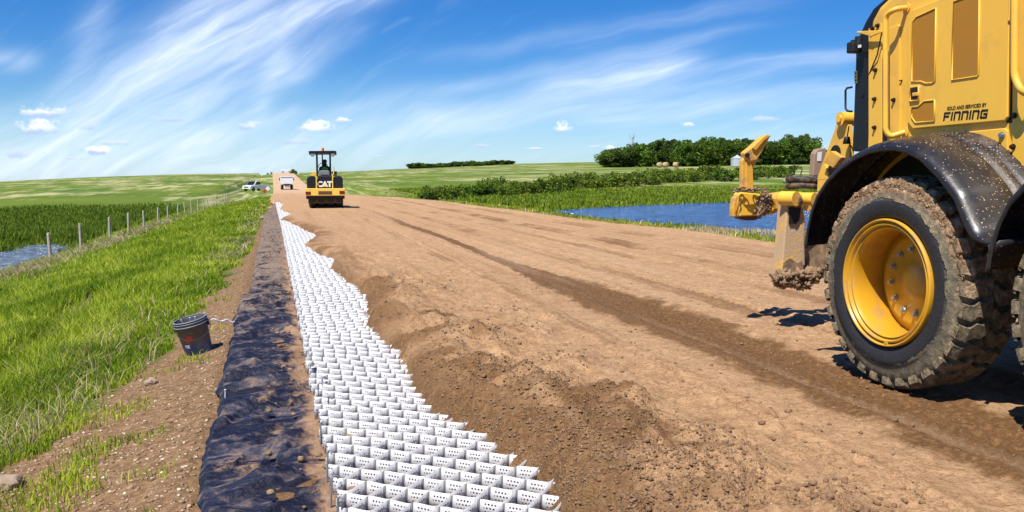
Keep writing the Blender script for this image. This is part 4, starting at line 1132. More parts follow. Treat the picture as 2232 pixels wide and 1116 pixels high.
mb = MB(); mb.blob((0, .07, .84), .095, 1, .03, 1, 3, (.85, 1, 1.2)); mb.box((0, .165, .83), (.025, .03, .04)); mb.blob((-.085, .06, .83), .02, 2, .02, 1, 2, (.5, 1, 1.4)); mb.blob((.085, .06, .83), .02, 2, .02, 1, 2, (.5, 1, 1.4)); mb.build('face', M['skin'], per)
mb = MB(); mb.lathe([(.112, .86), (.115, .89), (.09, .96), (.04, .985), (0, .99)], (0, .06, 0), n=18); mb.box((0, .17, .875), (.14, .09, .012)); mb.build('cap', M['dark_cloth'], per)
for s_ in (-1, 1):
    mb = MB(); mb.blob((s_*.19, .42, .32), .045, 3, .05, 1, 2, (.8, 1.1, .5))
    for q in range(4): mb.tube([(s_*.19+(q-1.5)*.018, .45, .325), (s_*.19+(q-1.5)*.018, .50, .32), (s_*.19+(q-1.5)*.018, .505, .295)], .009, 5)
    mb.tube([(s_*(.19-.035), .42, .32), (s_*(.19-.055), .46, .315)], .01, 5); mb.build('hand', M['skin'], per)

# ------------------------------------------------------------------ dump truck
def spotr(px, Y, z=None):
    x = (math.tan(azim(px)))*Y; return x, Y
def wheel(name, c, r, w, parent):
    mb = MB(); mb.lathe([(r*.5, -w/2), (r*.92, -w/2), (r, -w*.35), (r, w*.35), (r*.92, w/2), (r*.5, w/2)], c, 'X', 20); t_ = mb.build(name, M['black_plain'], parent)
    mb = MB(); mb.lathe([(0, -w*.36), (r*.52, -w*.42), (r*.52, w*.42), (0, w*.36)], c, 'X', 16); mb.build('rim', M['grey'], t_); return t_
TX, TY = spotr(627, 184)
tr = empty('dump_truck', (TX, TY, float(road_profile(TY))+.03), 0, 'white dump truck seen from behind, driving away up the dirt road', 'truck')
mb = MB(); mb.prism([(-1.2, 1.15), (-1.3, 2.75), (1.3, 2.75), (1.2, 1.15)], 0, 4.6, 'Y'); mb.build('dump_box', M['white'], tr, .03)
mb = MB(); mb.box((0, -.03, 2.55), (2.4, .06, .1)); mb.build('tailgate_bar', M['grey'], tr)
mb = MB(); mb.box((0, 3.2, .95), (1.0, 7.0, .3)); mb.build('chassis', M['black_plain'], tr)
mb = MB(); mb.prism([(5.0, 1.0), (5.0, 2.7), (6.3, 2.7), (6.7, 1.9), (8.0, 1.75), (8.0, .8), (5.0, .8)], -1.1, 1.1, 'X'); mb.build('cab', M['white'], tr, .05)
mb = MB(); mb.box((0, -.02, .62), (1.2, .06, .3)); mb.build('rear_bumper', M['white'], tr)
for Y in (.9, 2.2):
    for s_ in (-.95, .95): wheel('wheel', (s_, Y, .5), .5, .55, tr)
for s_ in (-1.0, 1.0): wheel('wheel', (s_, 7.2, .5), .5, .3, tr)
for s_ in (-1, 1):
    mb = MB(); mb.box((s_*1.45, 6.3, 2.1), (.2, .08, .5)); mb.box((s_*1.28, 6.3, 2.25), (.2, .04, .04)); mb.build('mirror', M['black_plain'], tr)

# ------------------------------------------------------------------ pickup
PX_, PY_ = spotr(560, 170)
pk = empty('pickup', (PX_, PY_, 0), R(180-38), 'white pickup with dark windscreen parked on the grass left of the road', 'pickup truck')
mb = MB(); mb.prism([(-2.75, .5), (-2.75, 1.15), (-.2, 1.2), (1.2, 1.15), (2.6, 1.02), (2.8, .85), (2.8, .45)], -.98, .98, 'X'); mb.build('body', M['white'], pk, .05)
mb = MB(); mb.prism([(-.35, 1.18), (-.2, 1.85), (.9, 1.88), (1.65, 1.15)], -.86, .86, 'X'); mb.build('cab', M['white'], pk, .05)
mb = MB(); mb.prism([(.98, 1.84), (1.62, 1.2), (1.66, 1.2), (1.02, 1.86)], -.75, .75, 'X'); mb.build('windscreen', M['glass'], pk)
for s_ in (-1, 1):
    mb = MB(); mb.prism([(-.2, 1.22), (-.1, 1.74), (.8, 1.76), (1.35, 1.22)], s_*.865, s_*.875, 'X'); mb.build('side_window', M['glass'], pk)
    mb = MB(); mb.box((s_*.75, 2.8, .86), (.3, .04, .14)); mb.build('headlight', M['glassc'], pk)
    mb = MB(); mb.box((s_*1.1, 1.25, 1.25), (.18, .08, .16)); mb.build('mirror', M['black_plain'], pk)
mb = MB(); mb.box((0, 2.81, .8), (1.0, .03, .22)); mb.build('grille', M['black_plain'], pk)
mb = MB(); mb.prism([(-2.7, 1.13), (-2.7, 1.17), (-.4, 1.22), (-.4, 1.18)], -.85, .85, 'X'); mb.build('truck_bed', M['grey'], pk)
for Y in (-1.75, 1.85):
    for s_ in (-.88, .88): wheel('wheel', (s_, Y, .4), .4, .25, pk)
zc_ = EYE-(414.5-385)*PY_/FPX*1.0
pk.location.z = max(gh(PX_, PY_), zc_-.05)
# road signs
def sign(name, px, py, D, side, m1, label, glyph=None):
    r = ray(px, py); s_ = D/r.y; x, y, z = r.x*s_, D, EYE+r.z*s_
    o = empty(name, (x, y, gh(x, y)), 0, label, 'road sign'); dz_ = z-o.location.z
    h_ = side/math.sqrt(2)
    mb = MB(); mb.prism([(0, dz_-h_), (h_, dz_), (0, dz_+h_), (-h_, dz_)], -.02, 0, 'Y'); mb.build('sign_panel', m1, o)
    if glyph: mb = MB(); mb.prism([(0, dz_-h_*.5), (h_*.4, dz_), (h_*.15, dz_), (0, dz_+h_*.4), (-h_*.15, dz_), (-h_*.4, dz_)], -.026, -.021, 'Y'); mb.build('symbol', glyph, o)
    mb = MB(); mb.box((0, .03, (dz_+h_*.6)/2), (.05, .05, dz_+h_*.6)); mb.build('sign_post', M['post'], o)
M['signorange'] = simple('sign_orange', (.55, .15, .03), .5)
sign('road_sign', 583.5, 411, 140, .58, M['white'], 'small white diamond sign tilted beside the parked pickup')
sign('road_sign', 577, 416.5, 120, .60, M['signorange'], 'brown-orange diamond warning sign in the grass below the white one', M['rusty'])
# vehicles on the crest
x, y = spotr(628, 500); z = float(road_profile(500))
o = empty('trailer', (x, y+8, 3.6), 0, 'long white trailer standing on the skyline beside the road', 'trailer')
mb = MB(); mb.box((-.6, 0, 1.3), (5.2, 2.2, 1.7)); mb.build('body', M['white'], o, .1)
mb = MB(); mb.box((-2.2, -1.12, .55), (1.4, .02, .5)); mb.box((1.3, -1.12, .55), (1, .02, .5)); mb.build('underside', M['black_plain'], o)
mb = MB(); mb.box((3.4, 0, 1.2), (1.6, 2, 1.8)); mb.box((3.4, -1.02, 1.5), (1.2, .02, .7)); mb.build('cab', M['black'], o, .1)
for i, (px, s_, D1) in enumerate(((641, .26, 505), (586, .1, 505), (594, .1, 505), (648, .13, 510))):
    x, y = spot(px, D1); o = place(1 if i else 2, x, y, s_, s_*1.6, 'dark low bush on the skyline near the road crest', 'bushes on the road crest')

exec(compile('pass', 'x', 'exec')) if False else None
# ------------------------------------------------------------------ motor grader
GR = empty('motor_grader', (0, 0, 0), 0, 'big yellow motor grader with muddy tyres, black fender and raised ripper', 'motor grader')
def q(px, py, X=4.7): return sx(px, py, X)
def panel(name, pts, m, x0=4.70, x1=4.685, parent=GR, bev=.004, X=None):
    """flat plate on the machine's side; pts are sighted on the plane X"""
    pl_ = [q(a, b, X or min(x0, x1)) for a, b in pts]; mb = MB(); mb.prism(pl_, x0, x1, 'X'); return mb.build(name, m, parent, bev)
HX1 = 5.92
# hood
ry_, _ = q(1891, 200)
hood = [(ry_, 1.45), (ry_, q(1891, 47)[1]), (q(1914, 14)[0], q(1914, 14)[1]), (5.75, 3.02), (2.7, 3.12), (2.7, 1.45)]
mb = MB(); mb.prism(hood, 4.70, HX1, 'X'); HOOD = mb.build('engine_hood', M['yellow'], GR, .05, 3)
# rear black cap
cap_px = [(1893, 332), (1850, 330), (1854, 230), (1857, 150), (1858, 105), (1865, 78), (1880, 45), (1896, 18), (1910, 6)]
cap = [q(a, b) for a, b in cap_px]+[(ry_-.25, 2.97), (ry_-.01, q(1891, 47)[1]-.03)]
mb = MB(); mb.prism(cap, 4.725, HX1-.025, 'X'); CAP = mb.build('rear_cap', M['black'], GR, .025, 3)
panel('warning_decal', [(1862, 155), (1868.5, 154), (1869, 181), (1862.5, 182)], simple('decal_yellow', (.75, .62, .12), .5), 4.724, 4.7215, CAP, 0)
mb = MB()
for yy in (160, 168, 175): a_, b_ = q(1865, yy, 4.72); mb.box((4.7205, a_, b_), (.001, .018, .014))
mb.build('decal_symbol', M['ink'], CAP)
# side skin: stepped plates
panel('side_panel', [(1893, 62), (1921, 50), (1922, 318), (1893, 322)], M['yellow'], 4.702, 4.692, bev=.003)
panel('side_panel', [(1938, 62), (1957, 53), (1961, 58), (1962, 296), (1938, 298)], M['yellow'], 4.702, 4.69, bev=.005)
panel('dark_strip', [(1923, 128), (1926, 118), (1933, 118), (1933, 312), (1922, 312)], M['bolt'], 4.701, 4.6975, bev=0)  # dark strip between the two side panels
DOOR = panel('engine_door', [(1977, 34), (1986, 22), (2046, -2), (2201, -62), (2201, 0), (2195, 255), (2189, 263), (1989, 281), (1977, 266)], M['yellow'], 4.702, 4.672, bev=.007)
def perf_material():
    m, n = mat('perforated_yellow_screen'); c = coord(n); x, y, z = n.sep(c)
    yy = n.mul(y, 150.0); zz = n.mul(z, 150.0)
    row = n.m('MODULO', n.m('FLOOR', zz), 2.0)
    a = n.sub(n.m('FRACT', n.add(yy, n.mul(row, .5))), .5); b = n.sub(n.m('FRACT', zz), .5)
    d = n.m('SQRT', n.add(n.mul(a, a), n.mul(b, b)))
    hole = n.ss(d, .38, .28)
    base = n.mix(n.mul(n.ss(n.noise(c, 5, 6, .7), .45, .7), .5), (.52, .225, .010), (.44, .215, .035))
    setp(n, color=n.mix(n.mul(hole, .8), base, (.10, .04, .008)), rough=.6); return m
M['perf'] = perf_material()
def u4(a, b): return (a/3.383+1840, b/3.383)
for pts in ([(500, 165), (530, 125), (675, 60), (668, 600), (645, 612), (600, 615), (565, 600), (497, 600)],
            [(802, 14), (850, -6), (996, -66), (990, 550), (982, 562), (793, 590)],
            [(497, 790), (545, 785), (590, 745), (665, 738), (665, 893), (525, 905), (497, 865)]):
    pp = [u4(*p_) for p_ in pts]
    panel('vent_screen', pp, M['perf'], 4.673, 4.6705, bev=0)
    # raised frame round the screen
    ring = [q(a, b, 4.668) for a, b in pp]; mb = MB(); mb.tube([(4.669, a, b) for a, b in ring], .006, 6, True); mb.build('screen_frame', M['yellow'], GR)
lt = panel('door_latch', [u4(*p_) for p_ in ((478, 640), (548, 628), (556, 640), (552, 740), (540, 748), (484, 755), (476, 745))], M['yellow'], 4.674, 4.664, bev=.004)
panel('latch_recess', [u4(*p_) for p_ in ((490, 655), (540, 645), (540, 728), (490, 735))], M['bolt'], 4.665, 4.6625, lt, 0)
panel('latch_handle', [u4(*p_) for p_ in ((500, 684), (540, 680), (540, 706), (500, 710))], M['yellow'], 4.6625, 4.645, lt, .004)
mb = MB(); mb.tube([(4.662, *q(*u4(*p_), 4.662)) for p_ in ((486, 645), (546, 636), (550, 738), (486, 746))], .006, 6, True); mb.build('latch_rim', M['yellow'], lt)
# plates right of the door
panel('gap_shadow', [(2194, 50), (2207, 30), (2207, 268), (2193, 268)], M['bolt'], 4.701, 4.6985, bev=0)  # dark plate standing in for the shadow in the door gap
panel('side_panel', [(2208, -60), (2300, -90), (2300, 420), (2205, 390), (2206, 240)], M['yellow'], 4.702, 4.680, bev=.006)
panel('lower_panel', [(2062, 296), (2066, 291), (2188, 279), (2196, 285), (2196, 400), (2062, 400)], M['yellow'], 4.702, 4.688, bev=.006)
def bolts(lst, X, r, name, m, parent=GR):
    for a, b in lst:
        y_, z_ = q(a, b, X); mb = MB(); mb.cyl((X+.005, y_, z_), (X-.008, y_, z_), r*1.45, n=14); mb.cyl((X-.008, y_, z_), (X-.024, y_, z_), r, n=6, smooth=False); mb.build(name, m, parent)
bolts([(1909, 153), (1907, 216), (1907, 278), (1903, 62), (1914, 56), (1949, 218)], 4.69, .0125, 'bolt', M['bolt'])
bolts([(2211, 52), (2215, 152), (2212, 252), (2209, 320)], 4.68, .014, 'bolt', M['bolt'])
bolts([(2185, 295)], 4.687, .016, 'bolt', M['steel'])
bolts([(1966, 176)], 4.70, .005, 'bolt', M['bolt'])
# hinge rod
mb = MB(); a = q(2203, -20, 4.67); b = q(2200, 45, 4.67); mb.cyl((4.672, a[0], a[1]+.3), (4.672, b[0], b[1]), .011, n=10); mb.build('hinge', M['yellow'], GR)
# handrails
def rail(pts, r, closed_ends, name='handrail'):
    P3 = [Vector((x, *q(a, b, x))) for x, a, b in pts]
    # round the corners
    out_ = [P3[0]]
    for i in range(1, len(P3)-1):
        A_, B_, C_ = P3[i-1], P3[i], P3[i+1]; d1 = (A_-B_); d2 = (C_-B_); k_ = min(.07, d1.length*.45, d2.length*.45)
        s1 = B_+d1.normalized()*k_; s2 = B_+d2.normalized()*k_
        for t in np.linspace(0, 1, 7): out_.append(s1*(1-t)**2+B_*2*t*(1-t)+s2*t*t)
    out_.append(P3[-1]); mb = MB(); mb.tube(out_, r, 14)
    for e_ in closed_ends: mb.cyl(P3[e_], P3[e_]+Vector((.012, 0, 0)), r*1.7, n=16)
    return mb.build(name, M['yellow'], GR)
rail([(4.69, 1975, 17), (4.585, 1950, 20), (4.575, 1930, 34), (4.575, 1930, 285), (4.60, 1940, 298), (4.69, 1972, 288)], .021, (0, -1))
rail([(4.69, 2212, -70), (4.57, 2212, -40), (4.57, 2211, 170), (4.57, 2228, 203), (4.68, 2260, 205)], .023, (0, -1))
# brace plate and lamp
panel('lamp_bracket', [(1866, 72), (1868, 68), (1925, 66), (1925, 70), (1905, 76), (1900, 80), (1875, 73)], M['yellow'], 4.66, 4.648)
mb = MB(); P_a = (4.655, *q(1922, 72, 4.655)); P_b = (4.70, *q(1891, 170, 4.70)); mb.tube([P_a, (4.67, *q(1912, 120, 4.67)), P_b], .006, 6); mb.build('lamp_cable', M['ink'], GR)
lp = empty  # lamp assembly below
cy_, cz_ = q(1876, 88, 4.66)
mb = MB(); mb.cyl((4.64, cy_, cz_+.03), (4.64, cy_, cz_-.05), .03, n=12); mb.box((4.63, cy_+.02, cz_-.02), (.07, .05, .05)); LB = mb.build('work_lamp', M['black_plain'], GR, .004)
cy_, cz_ = q(1867, 104, 4.65); mb = MB(); mb.box((4.63, cy_, cz_), (.10, .085, .09)); mb.build('lamp_housing', M['black_plain'], LB, .012)
cy_, cz_ = q(1876, 101, 4.57); mb = MB(); mb.box((4.56, cy_, cz_), (.006, .035, .022)); mb.build('lamp_label', M['white'], LB)
# black loop handle on the cap
mb = MB(); mb.tube([(4.76, *q(a, b, 4.76)) for a, b in ((1857, 190), (1846, 192), (1843, 197), (1843, 236), (1847, 242), (1857, 243))], .009, 8); mb.build('grab_handle', M['black_plain'], CAP)
# rear frame with pin boss
FR = [(1830, 246), (1846, 246), (1852, 330), (1850, 400), (1780, 420), (1782, 385), (1796, 345), (1818, 285)]
mb = MB(); mb.prism([q(a, b, 4.95) for a, b in FR], 4.95, 5.0, 'X'); FRM = mb.build('rear_frame', M['yellow'], GR, .008)
mb = MB(); mb.prism([q(a, b, 4.95) for a, b in FR], 5.60, 5.65, 'X'); mb.build('rear_frame', M['yellow'], GR, .008)
y_, z_ = q(1837, 259, 4.93); mb = MB(); mb.cyl((4.90, y_, z_), (5.66, y_, z_), .062, n=24); mb.cyl((4.885, y_, z_), (4.90, y_, z_), .034, n=6, smooth=False); mb.build('pin_boss', M['yellow'], FRM)
y_, z_ = q(1820, 334, 4.94); mb = MB(); mb.cyl((4.942, y_, z_), (4.948, y_, z_), .075, n=24); mb.build('frame_hole', M['ink'], FRM)
y_, z_ = q(1846, 305, 4.9); mb = MB(); mb.lathe([(.02, .03), (.026, .02), (.036, -.035), (0, -.035)], (4.9, y_, z_), 'Z', 14); mb.cyl((4.9, y_, z_), (4.9, y_-.02, z_+.12), .006, n=6); mb.build('rubber_bumper', M['black_plain'], FRM)
mb = MB(); mb.prism([q(a, b, 4.75) for a, b in ((1794, 353), (1811, 329), (1834, 343), (1816, 366))], 4.75, 4.80, 'X'); mb.build('step_plate', M['yellow_dirty'], GR, .004)
mb = MB(); mb.prism([q(a, b, 4.82) for a, b in ((1800, 366), (1832, 345), (1835, 400), (1802, 410))], 4.82, 5.5, 'X'); mb.build('rear_crossmember', M['rusty'], GR)
mb = MB(); mb.prism([q(a, b, 4.8) for a, b in ((1790, 372), (1798, 357), (1801, 366), (1806, 392), (1780, 392))], 4.8, 4.84, 'X'); mb.build('gusset', M['yellow'], GR, .004)
# far-side dusty guard with a white decal
gp = [sy(a, b, 7.9) for a, b in ((1772, 384), (1776, 335), (1782, 325), (1800, 322), (1806, 384))]
mb = MB(); mb.prism(gp, 7.9, 7.98, 'Y'); GD = mb.build('rear_guard', M['tan_body'], GR, .01)
mb = MB(); mb.prism([sy(a, b, 7.9) for a, b in ((1782, 332), (1791, 331), (1789, 351), (1781, 351))], 7.893, 7.9, 'Y'); mb.build('guard_decal', M['white'], GD)

# --- ripper
RYp = 7.9
def yprism(name, px, y0, y1, m, bev=.008, parent=GR):
    mb = MB(); mb.prism([sy(a, b, y0) for a, b in px], y0, y1, 'Y'); return mb.build(name, m, parent, bev)
# shank: upright shaft, then tip bent toward the machine
sh = yprism('ripper_shank', [(1616, 412), (1618, 350), (1625, 335), (1632, 326), (1646, 330), (1655, 345), (1642, 366), (1643, 412)], 7.92, 7.98, M['yellow_dirty'], .012)
yprism('shank_rib', [(1626, 410), (1627, 352), (1634, 345), (1641, 366), (1643, 411)], 7.905, 7.925, M['yellow_dirty'], .005, sh)
yprism('shank_tip', [(1625, 346), (1622, 333), (1636, 322), (1660, 300), (1670, 293), (1682, 295), (1676, 304), (1664, 328), (1650, 350), (1637, 353)], 7.89, 7.98, M['yellow_dirty'], .014, sh)
yprism('tip_plate', [(1640, 322), (1664, 299), (1672, 294), (1682, 296), (1666, 306), (1648, 328)], 7.865, 7.885, M['yellow_dirty'], .004, sh)
y0_, z0_ = sy(1628, 338, 7.87)
mb = MB(); a_, b_ = sy(1629, 338, 7.88); mb.cyl((a_, 7.87, b_), (a_, 7.90, b_), .022, n=14); mb.build('shank_pin', M['bolt'], sh)
# beam across the back
bm_ = yprism('ripper_beam', [(1680, 424), (1724, 418), (1760, 418), (1760, 462), (1724, 458), (1705, 460), (1680, 472)], 7.82, 8.05, M['yellow_dirty'], .05)
a0, b0 = sy(1680, 442, 7.95); a1, b1 = sy(1760, 440, 7.95)
mb = MB(); mb.cyl((a1, 7.95, b1), (a1+1.8, 7.95, b1), .1, n=20); mb.build('beam_tube', M['yellow_dirty'], bm_)
hd = yprism('beam_head', [(1612, 424), (1617, 419), (1672, 424), (1690, 432), (1690, 455), (1680, 468), (1660, 470), (1612, 472)], 7.80, 7.93, M['yellow'], .012)
yprism('beam_side', [(1598, 455), (1601, 432), (1612, 421), (1613, 474), (1598, 473)], 7.84, 7.92, M['yellow_dirty'], .01, hd)
yprism('beam_under', [(1612, 470), (1660, 470), (1648, 480), (1630, 481), (1612, 477)], 7.82, 7.93, M['rusty'], .006, hd)
mb = MB()
for i, (a, b, r) in enumerate(((1672, 432, .05), (1668, 447, .055), (1660, 460, .045), (1676, 455, .035), (1660, 440, .03), (1683, 440, .03))):
    x_, z_ = sy(a, b, 7.77); mb.blob((x_, 7.80, z_), r, 30+i, 1.0, 3, 4, (1, .5, 1.2))
mb.build('mud_patch', M['mud'], hd)
# chain draped round the shank on the beam
mb = MB(); rr = random.Random(3)
for i in range(11):
    a, b = 1603+i*6.2, 413-3*math.sin(i*.9)+(4 if i < 2 else 0)+(i-7)*(1.2 if i > 7 else 0)
    x_, z_ = sy(a, b, 7.74); c_ = Vector((x_, 7.74+.02*math.sin(i), z_)); th_ = i*1.4
    u_ = Vector((1, 0, -.1 if i % 2 else .15)).normalized(); v_ = Vector((0, math.cos(th_), math.sin(th_)))
    mb.tube([c_+u_*(.032*math.cos(t))+v_*(.018*math.sin(t)) for t in np.linspace(0, 6.283, 13)[:-1]], .0075, 6, True)
ch = mb.build('chain', M['chain']); tag(ch, 'rusty steel chain draped over the raised yellow ripper beam', 'chain')
# coiled hose
mb = MB(); hx, hz_ = sy(1762, 398, 7.7)
for j, zz in enumerate((-.035, .03)):
    mb.tube([(hx+.175*math.cos(t)*(1+.03*math.sin(3*t+j)), 7.75+.14*math.sin(t), hz_+zz+.008*math.sin(2*t+j)) for t in np.linspace(0, 6.283, 33)[:-1]], .032, 10, True)
mb.tube([(hx-.10, 7.7, hz_+.05), (hx-.075, 7.7, hz_+.14)], .006, 6)
ho = mb.build('hose_coil', simple('muddy_hose', (.03, .026, .024), .6, dirt=.6, scale=18)); tag(ho, 'coil of thick muddy black hose resting on the ripper linkage', 'hose')
# linkage arms
ar = yprism('linkage_arm', [(1716, 440), (1718, 424), (1733, 424), (1748, 440), (1756, 470), (1751, 600), (1701, 612), (1708, 540)], 7.55, 7.72, M['arm'], .012)
yprism('mud_face', [(1709, 570), (1722, 562), (1738, 572), (1749, 566), (1749, 600), (1702, 612)], 7.535, 7.55, M['mud'], .01, ar)
mb = MB(); mb.prism([sx(a, b, 5.25) for a, b in ((1750, 500), (1790, 505), (1790, 590), (1752, 588))], 5.25, 5.7, 'X'); mb.build('link_housing', M['mud'], ar, .02)
for (a, b, r) in ((1727, 433, .072), (1767, 434, .065)):
    x_, z_ = sy(a, b, 7.5); mb = MB(); mb.cyl((x_-.04, 7.62, z_), (x_+.02, 7.46, z_), r, n=24); mb.build('link_boss', M['yellow'], ar, .006)
    mb = MB(); mb.blob((x_+.05, 7.50, z_-.02), r*.8, int(a), .5, 3, 3, (1, .6, 1.2)); mb.build('mud_lump', M['mud'], ar)
yprism('link_gap', [(1722, 452), (1746, 452), (1742, 480), (1735, 488), (1721, 488)], 7.53, 7.56, M['ink'], 0, ar)
mb = MB()
for i in range(120):
    a = 1695+random.random()*94; b = 596+random.random()*27-(6 if a > 1760 else 0); x_, z_ = sy(a, b, 7.5)
    mb.blob((x_, 7.5+random.uniform(-.06, .15), z_), random.uniform(.015, .05), 60+i, 1.0, 2.6, 3, (1, 1, .9))
mb.blob((sy(1712, 603, 7.5)[0], 7.55, sy(1712, 603, 7.5)[1]), .07, 99, .5, 2.5, 4); mb.blob((sy(1745, 605, 7.55)[0], 7.6, sy(1745, 605, 7.55)[1]), .085, 98, .5, 2.5, 4); mb.blob((sy(1772, 600, 7.55)[0], 7.6, sy(1772, 600, 7.55)[1]), .075, 97, .5, 2.5, 4)
mb.build('mud_clump', M['mud'], ar)
mb = MB(); x_, z_ = sy(1745, 610, 7.5); mb.box((x_+.45, 7.75, z_+.05), (.9, .25, .12)); mb.build('link_crossbar', M['mud'], ar, .03)

# --- chassis under the hood
mb = MB(); mb.box((5.3, 4.4, 1.05), (.7, 3.9, .75)); mb.build('chassis', M['black'], GR, .03)
mb = MB(); mb.box((4.86, 4.33, .76), (.22, 2.2, .44)); mb.build('tandem_housing', M['yellow_dirty'], GR, .08)
mb = MB(); mb.box((5.74, 4.33, .76), (.22, 2.2, .44)); mb.build('tandem_housing', M['yellow_dirty'], GR, .08)

# --- wheels
TR = .765
def tyre_material():
    m, n = mat('muddy_tyre'); c = coord(n); x, y, z = n.sep(c)
    r = n.m('SQRT', n.add(n.mul(y, y), n.mul(z, z)))
    rub = n.mix(n.noise(c, 30, 4), (.018, .018, .020), (.035, .035, .038))
    fn = n.noise(c, 16, 7, .7); big = n.noise(c, 3.2, 5, .65)
    e = n.mul(n.sub(big, .5), .16)
    m1 = n.ss(n.add(r, e), .588, .60)
    m1 = n.clamp(n.mul(m1, n.lin(fn, .3, .6, .72, 1.0)))
    mudc = n.ramp(fn, [(.28, (.07, .058, .034)), (.45, (.18, .150, .090)), (.6, (.31, .24, .145)), (.8, (.46, .34, .22))])
    brown = n.ss(n.add(n.add(n.mul(z, .45), r), n.mul(n.sub(big, .5), .5)), .72, .98)
    mudc = n.mix(brown, mudc, n.ramp(fn, [(.32, (.15, .07, .030)), (.48, (.36, .21, .11)), (.62, (.62, .44, .28))]))
    out_ = n.mix(m1, rub, mudc)
    # lower band of greenish film just outside the clean ring
    ring_ = n.mul(n.ss(n.m('ABSOLUTE', n.sub(r, .625)), .04, .02), .6)
    out_ = n.mix(ring_, out_, n.mix(fn, (.10, .095, .065), (.22, .20, .14)))
    setp(n, color=out_, rough=n.lin(m1, 0, 1, .55, .95), spec=.3)
    h = n.add(n.mul(n.mul(fn, m1), 1.2), n.mul(n.noise(c, 60, 4), .2)); bump(n, h, .9, .03); return m
M['tyre'] = tyre_material()
W_T = .42
def build_wheel():
    w = empty('wheel'); w.parent = GR
    prof = [(.452, .02), (.475, -.012), (.50, -.026), (.56, -.030), (.594, -.028), (.600, -.020), (.64, -.014), (.69, .0), (.715, .02), (.728, .05), (.728, W_T-.05), (.715, W_T-.02), (.64, W_T+.014), (.50, W_T+.02), (.452, W_T-.02)]
    mb = MB(); mb.lathe(prof, (0, 0, 0), 'X', 96)
    nl = 32
    for i in range(nl):
        for side in (0, 1):
            a0_ = 2*math.pi*(i+.5*side)/nl; da = 2*math.pi/nl*.33
            x0_, x1_ = ((-.004, W_T*.47), (W_T*.53, W_T+.004))[side]
            vs = []; rs = random.Random(i*2+side); jr = rs.uniform(-.004, .004)
            sk_a = .055
            xs = np.linspace(x0_, x1_, 5)
            for rr_, sc_ in ((.715, 1.12), (TR+jr, 1.0)):
                for xi, xv in enumerate(xs):
                    tq = (xv-x0_)/(x1_-x0_); outer = (1-tq) if side == 0 else tq
                    zig = (.018 if xi % 2 else -.012)
                    cutr = rr_-(.03*max(0, outer-.8)*5 if rr_ > .73 else 0)
                    for sg in (-1, 1):
                        an = a0_+sg*da*sc_+zig+sk_a*(tq-.5)*(1 if side else -1)
                        vs.append((xv, cutr*math.cos(an), cutr*math.sin(an)))
            n5 = 5; fs = []
            top_ = lambda xi, s_: n5*2+xi*2+s_; bot_ = lambda xi, s_: xi*2+s_
            for xi in range(n5-1):
                fs.append((top_(xi, 0), top_(xi+1, 0), top_(xi+1, 1), top_(xi, 1)))
                for s_ in (0, 1): fs.append((bot_(xi, s_), bot_(xi+1, s_), top_(xi+1, s_), top_(xi, s_)))
            for xi in (0, n5-1): fs.append((bot_(xi, 0), top_(xi, 0), top_(xi, 1), bot_(xi, 1)))
            mb._add(vs, fs)
            # shoulder block running down the side wall
            xe = -.004 if side == 0 else W_T+.004; sg_ = -1 if side == 0 else 1
            vs = []
            an0 = a0_-(-1 if side else 1)*0+ (sk_a*(-.5)*-1 if side == 0 else sk_a*.5)
            for (rr_, xo) in ((.67, -.004), (.705, .006), (.735, .006)):
                for s_ in (-1, 1):
                    an = an0+s_*da*.8; vs.append((xe+sg_*xo, rr_*math.cos(an), rr_*math.sin(an)))
            for (rr_, xo) in ((.66, -.03), (.70, -.03), (.735, -.03)):
                for s_ in (-1, 1):
                    an = an0+s_*da*.8; vs.append((xe+sg_*xo, rr_*math.cos(an), rr_*math.sin(an)))
            mb._add(vs, [(0, 1, 3, 2), (2, 3, 5, 4), (0, 2, 8, 6), (2, 4, 10, 8), (1, 7, 9, 3), (3, 9, 11, 5), (4, 5, 11, 10), (0, 6, 7, 1)])
    mb.build('tyre', M['tyre'], w)
    mb = MB(); mb.lathe([(.455, .03), (.461, -.020), (.453, -.038), (.444, -.032), (.441, .014), (.431, .016), (.427, -.020), (.419, -.027), (.411, -.016), (.408, .020), (.400, .022), (.396, -.004), (.389, .004), (.382, .06), (.384, .285), (.40, .30), (.45, .31)], (0, 0, 0), 'X', 96); rm = mb.build('rim', M['rim_yellow'], w)
    # clip in the lock ring
    mb = MB(); mb.box((-.028, -.10, -.42), (.012, .03, .02), rot=(-.25, 0, 0)); mb.build('lock_clip', M['rim_yellow'], rm)
    mb = MB(); mb.lathe([(.384, .27), (.345, .255), (.33, .235), (.30, .23), (.14, .23), (.13, .21), (.06, .205), (0, .205)], (0, 0, 0), 'X', 64); dk = mb.build('wheel_disc', M['rim_yellow'], w)
    for i in range(12):
        an = 2*math.pi*(i+.5)/12; c_ = (0, .235*math.cos(an), .235*math.sin(an))
        mb = MB(); mb.cyl((.23, c_[1], c_[2]), (.220, c_[1], c_[2]), .026, n=16); mb.cyl((.220, c_[1], c_[2]), (.198, c_[1], c_[2]), .0175, n=6, smooth=False); mb.build('lug_nut', M['steel'], dk)
    return w
WH = build_wheel()
WH.location = (4.205, 5.235, .742); WH.rotation_euler = (R(7), 0, 0)
def deep_copy(o, parent):
    c = o.copy(); COL.objects.link(c); c.parent = parent
    for ch_ in children(o): deep_copy(ch_, c)
    return c
W2 = deep_copy(WH, GR); W2.location = (4.205, 3.40, .742); W2.rotation_euler = (R(31), 0, 0)
for yy in (5.235, 3.40):
    W3 = deep_copy(WH, GR); W3.location = (6.41, yy, .742); W3.rotation_euler = (R(13), 0, math.pi)

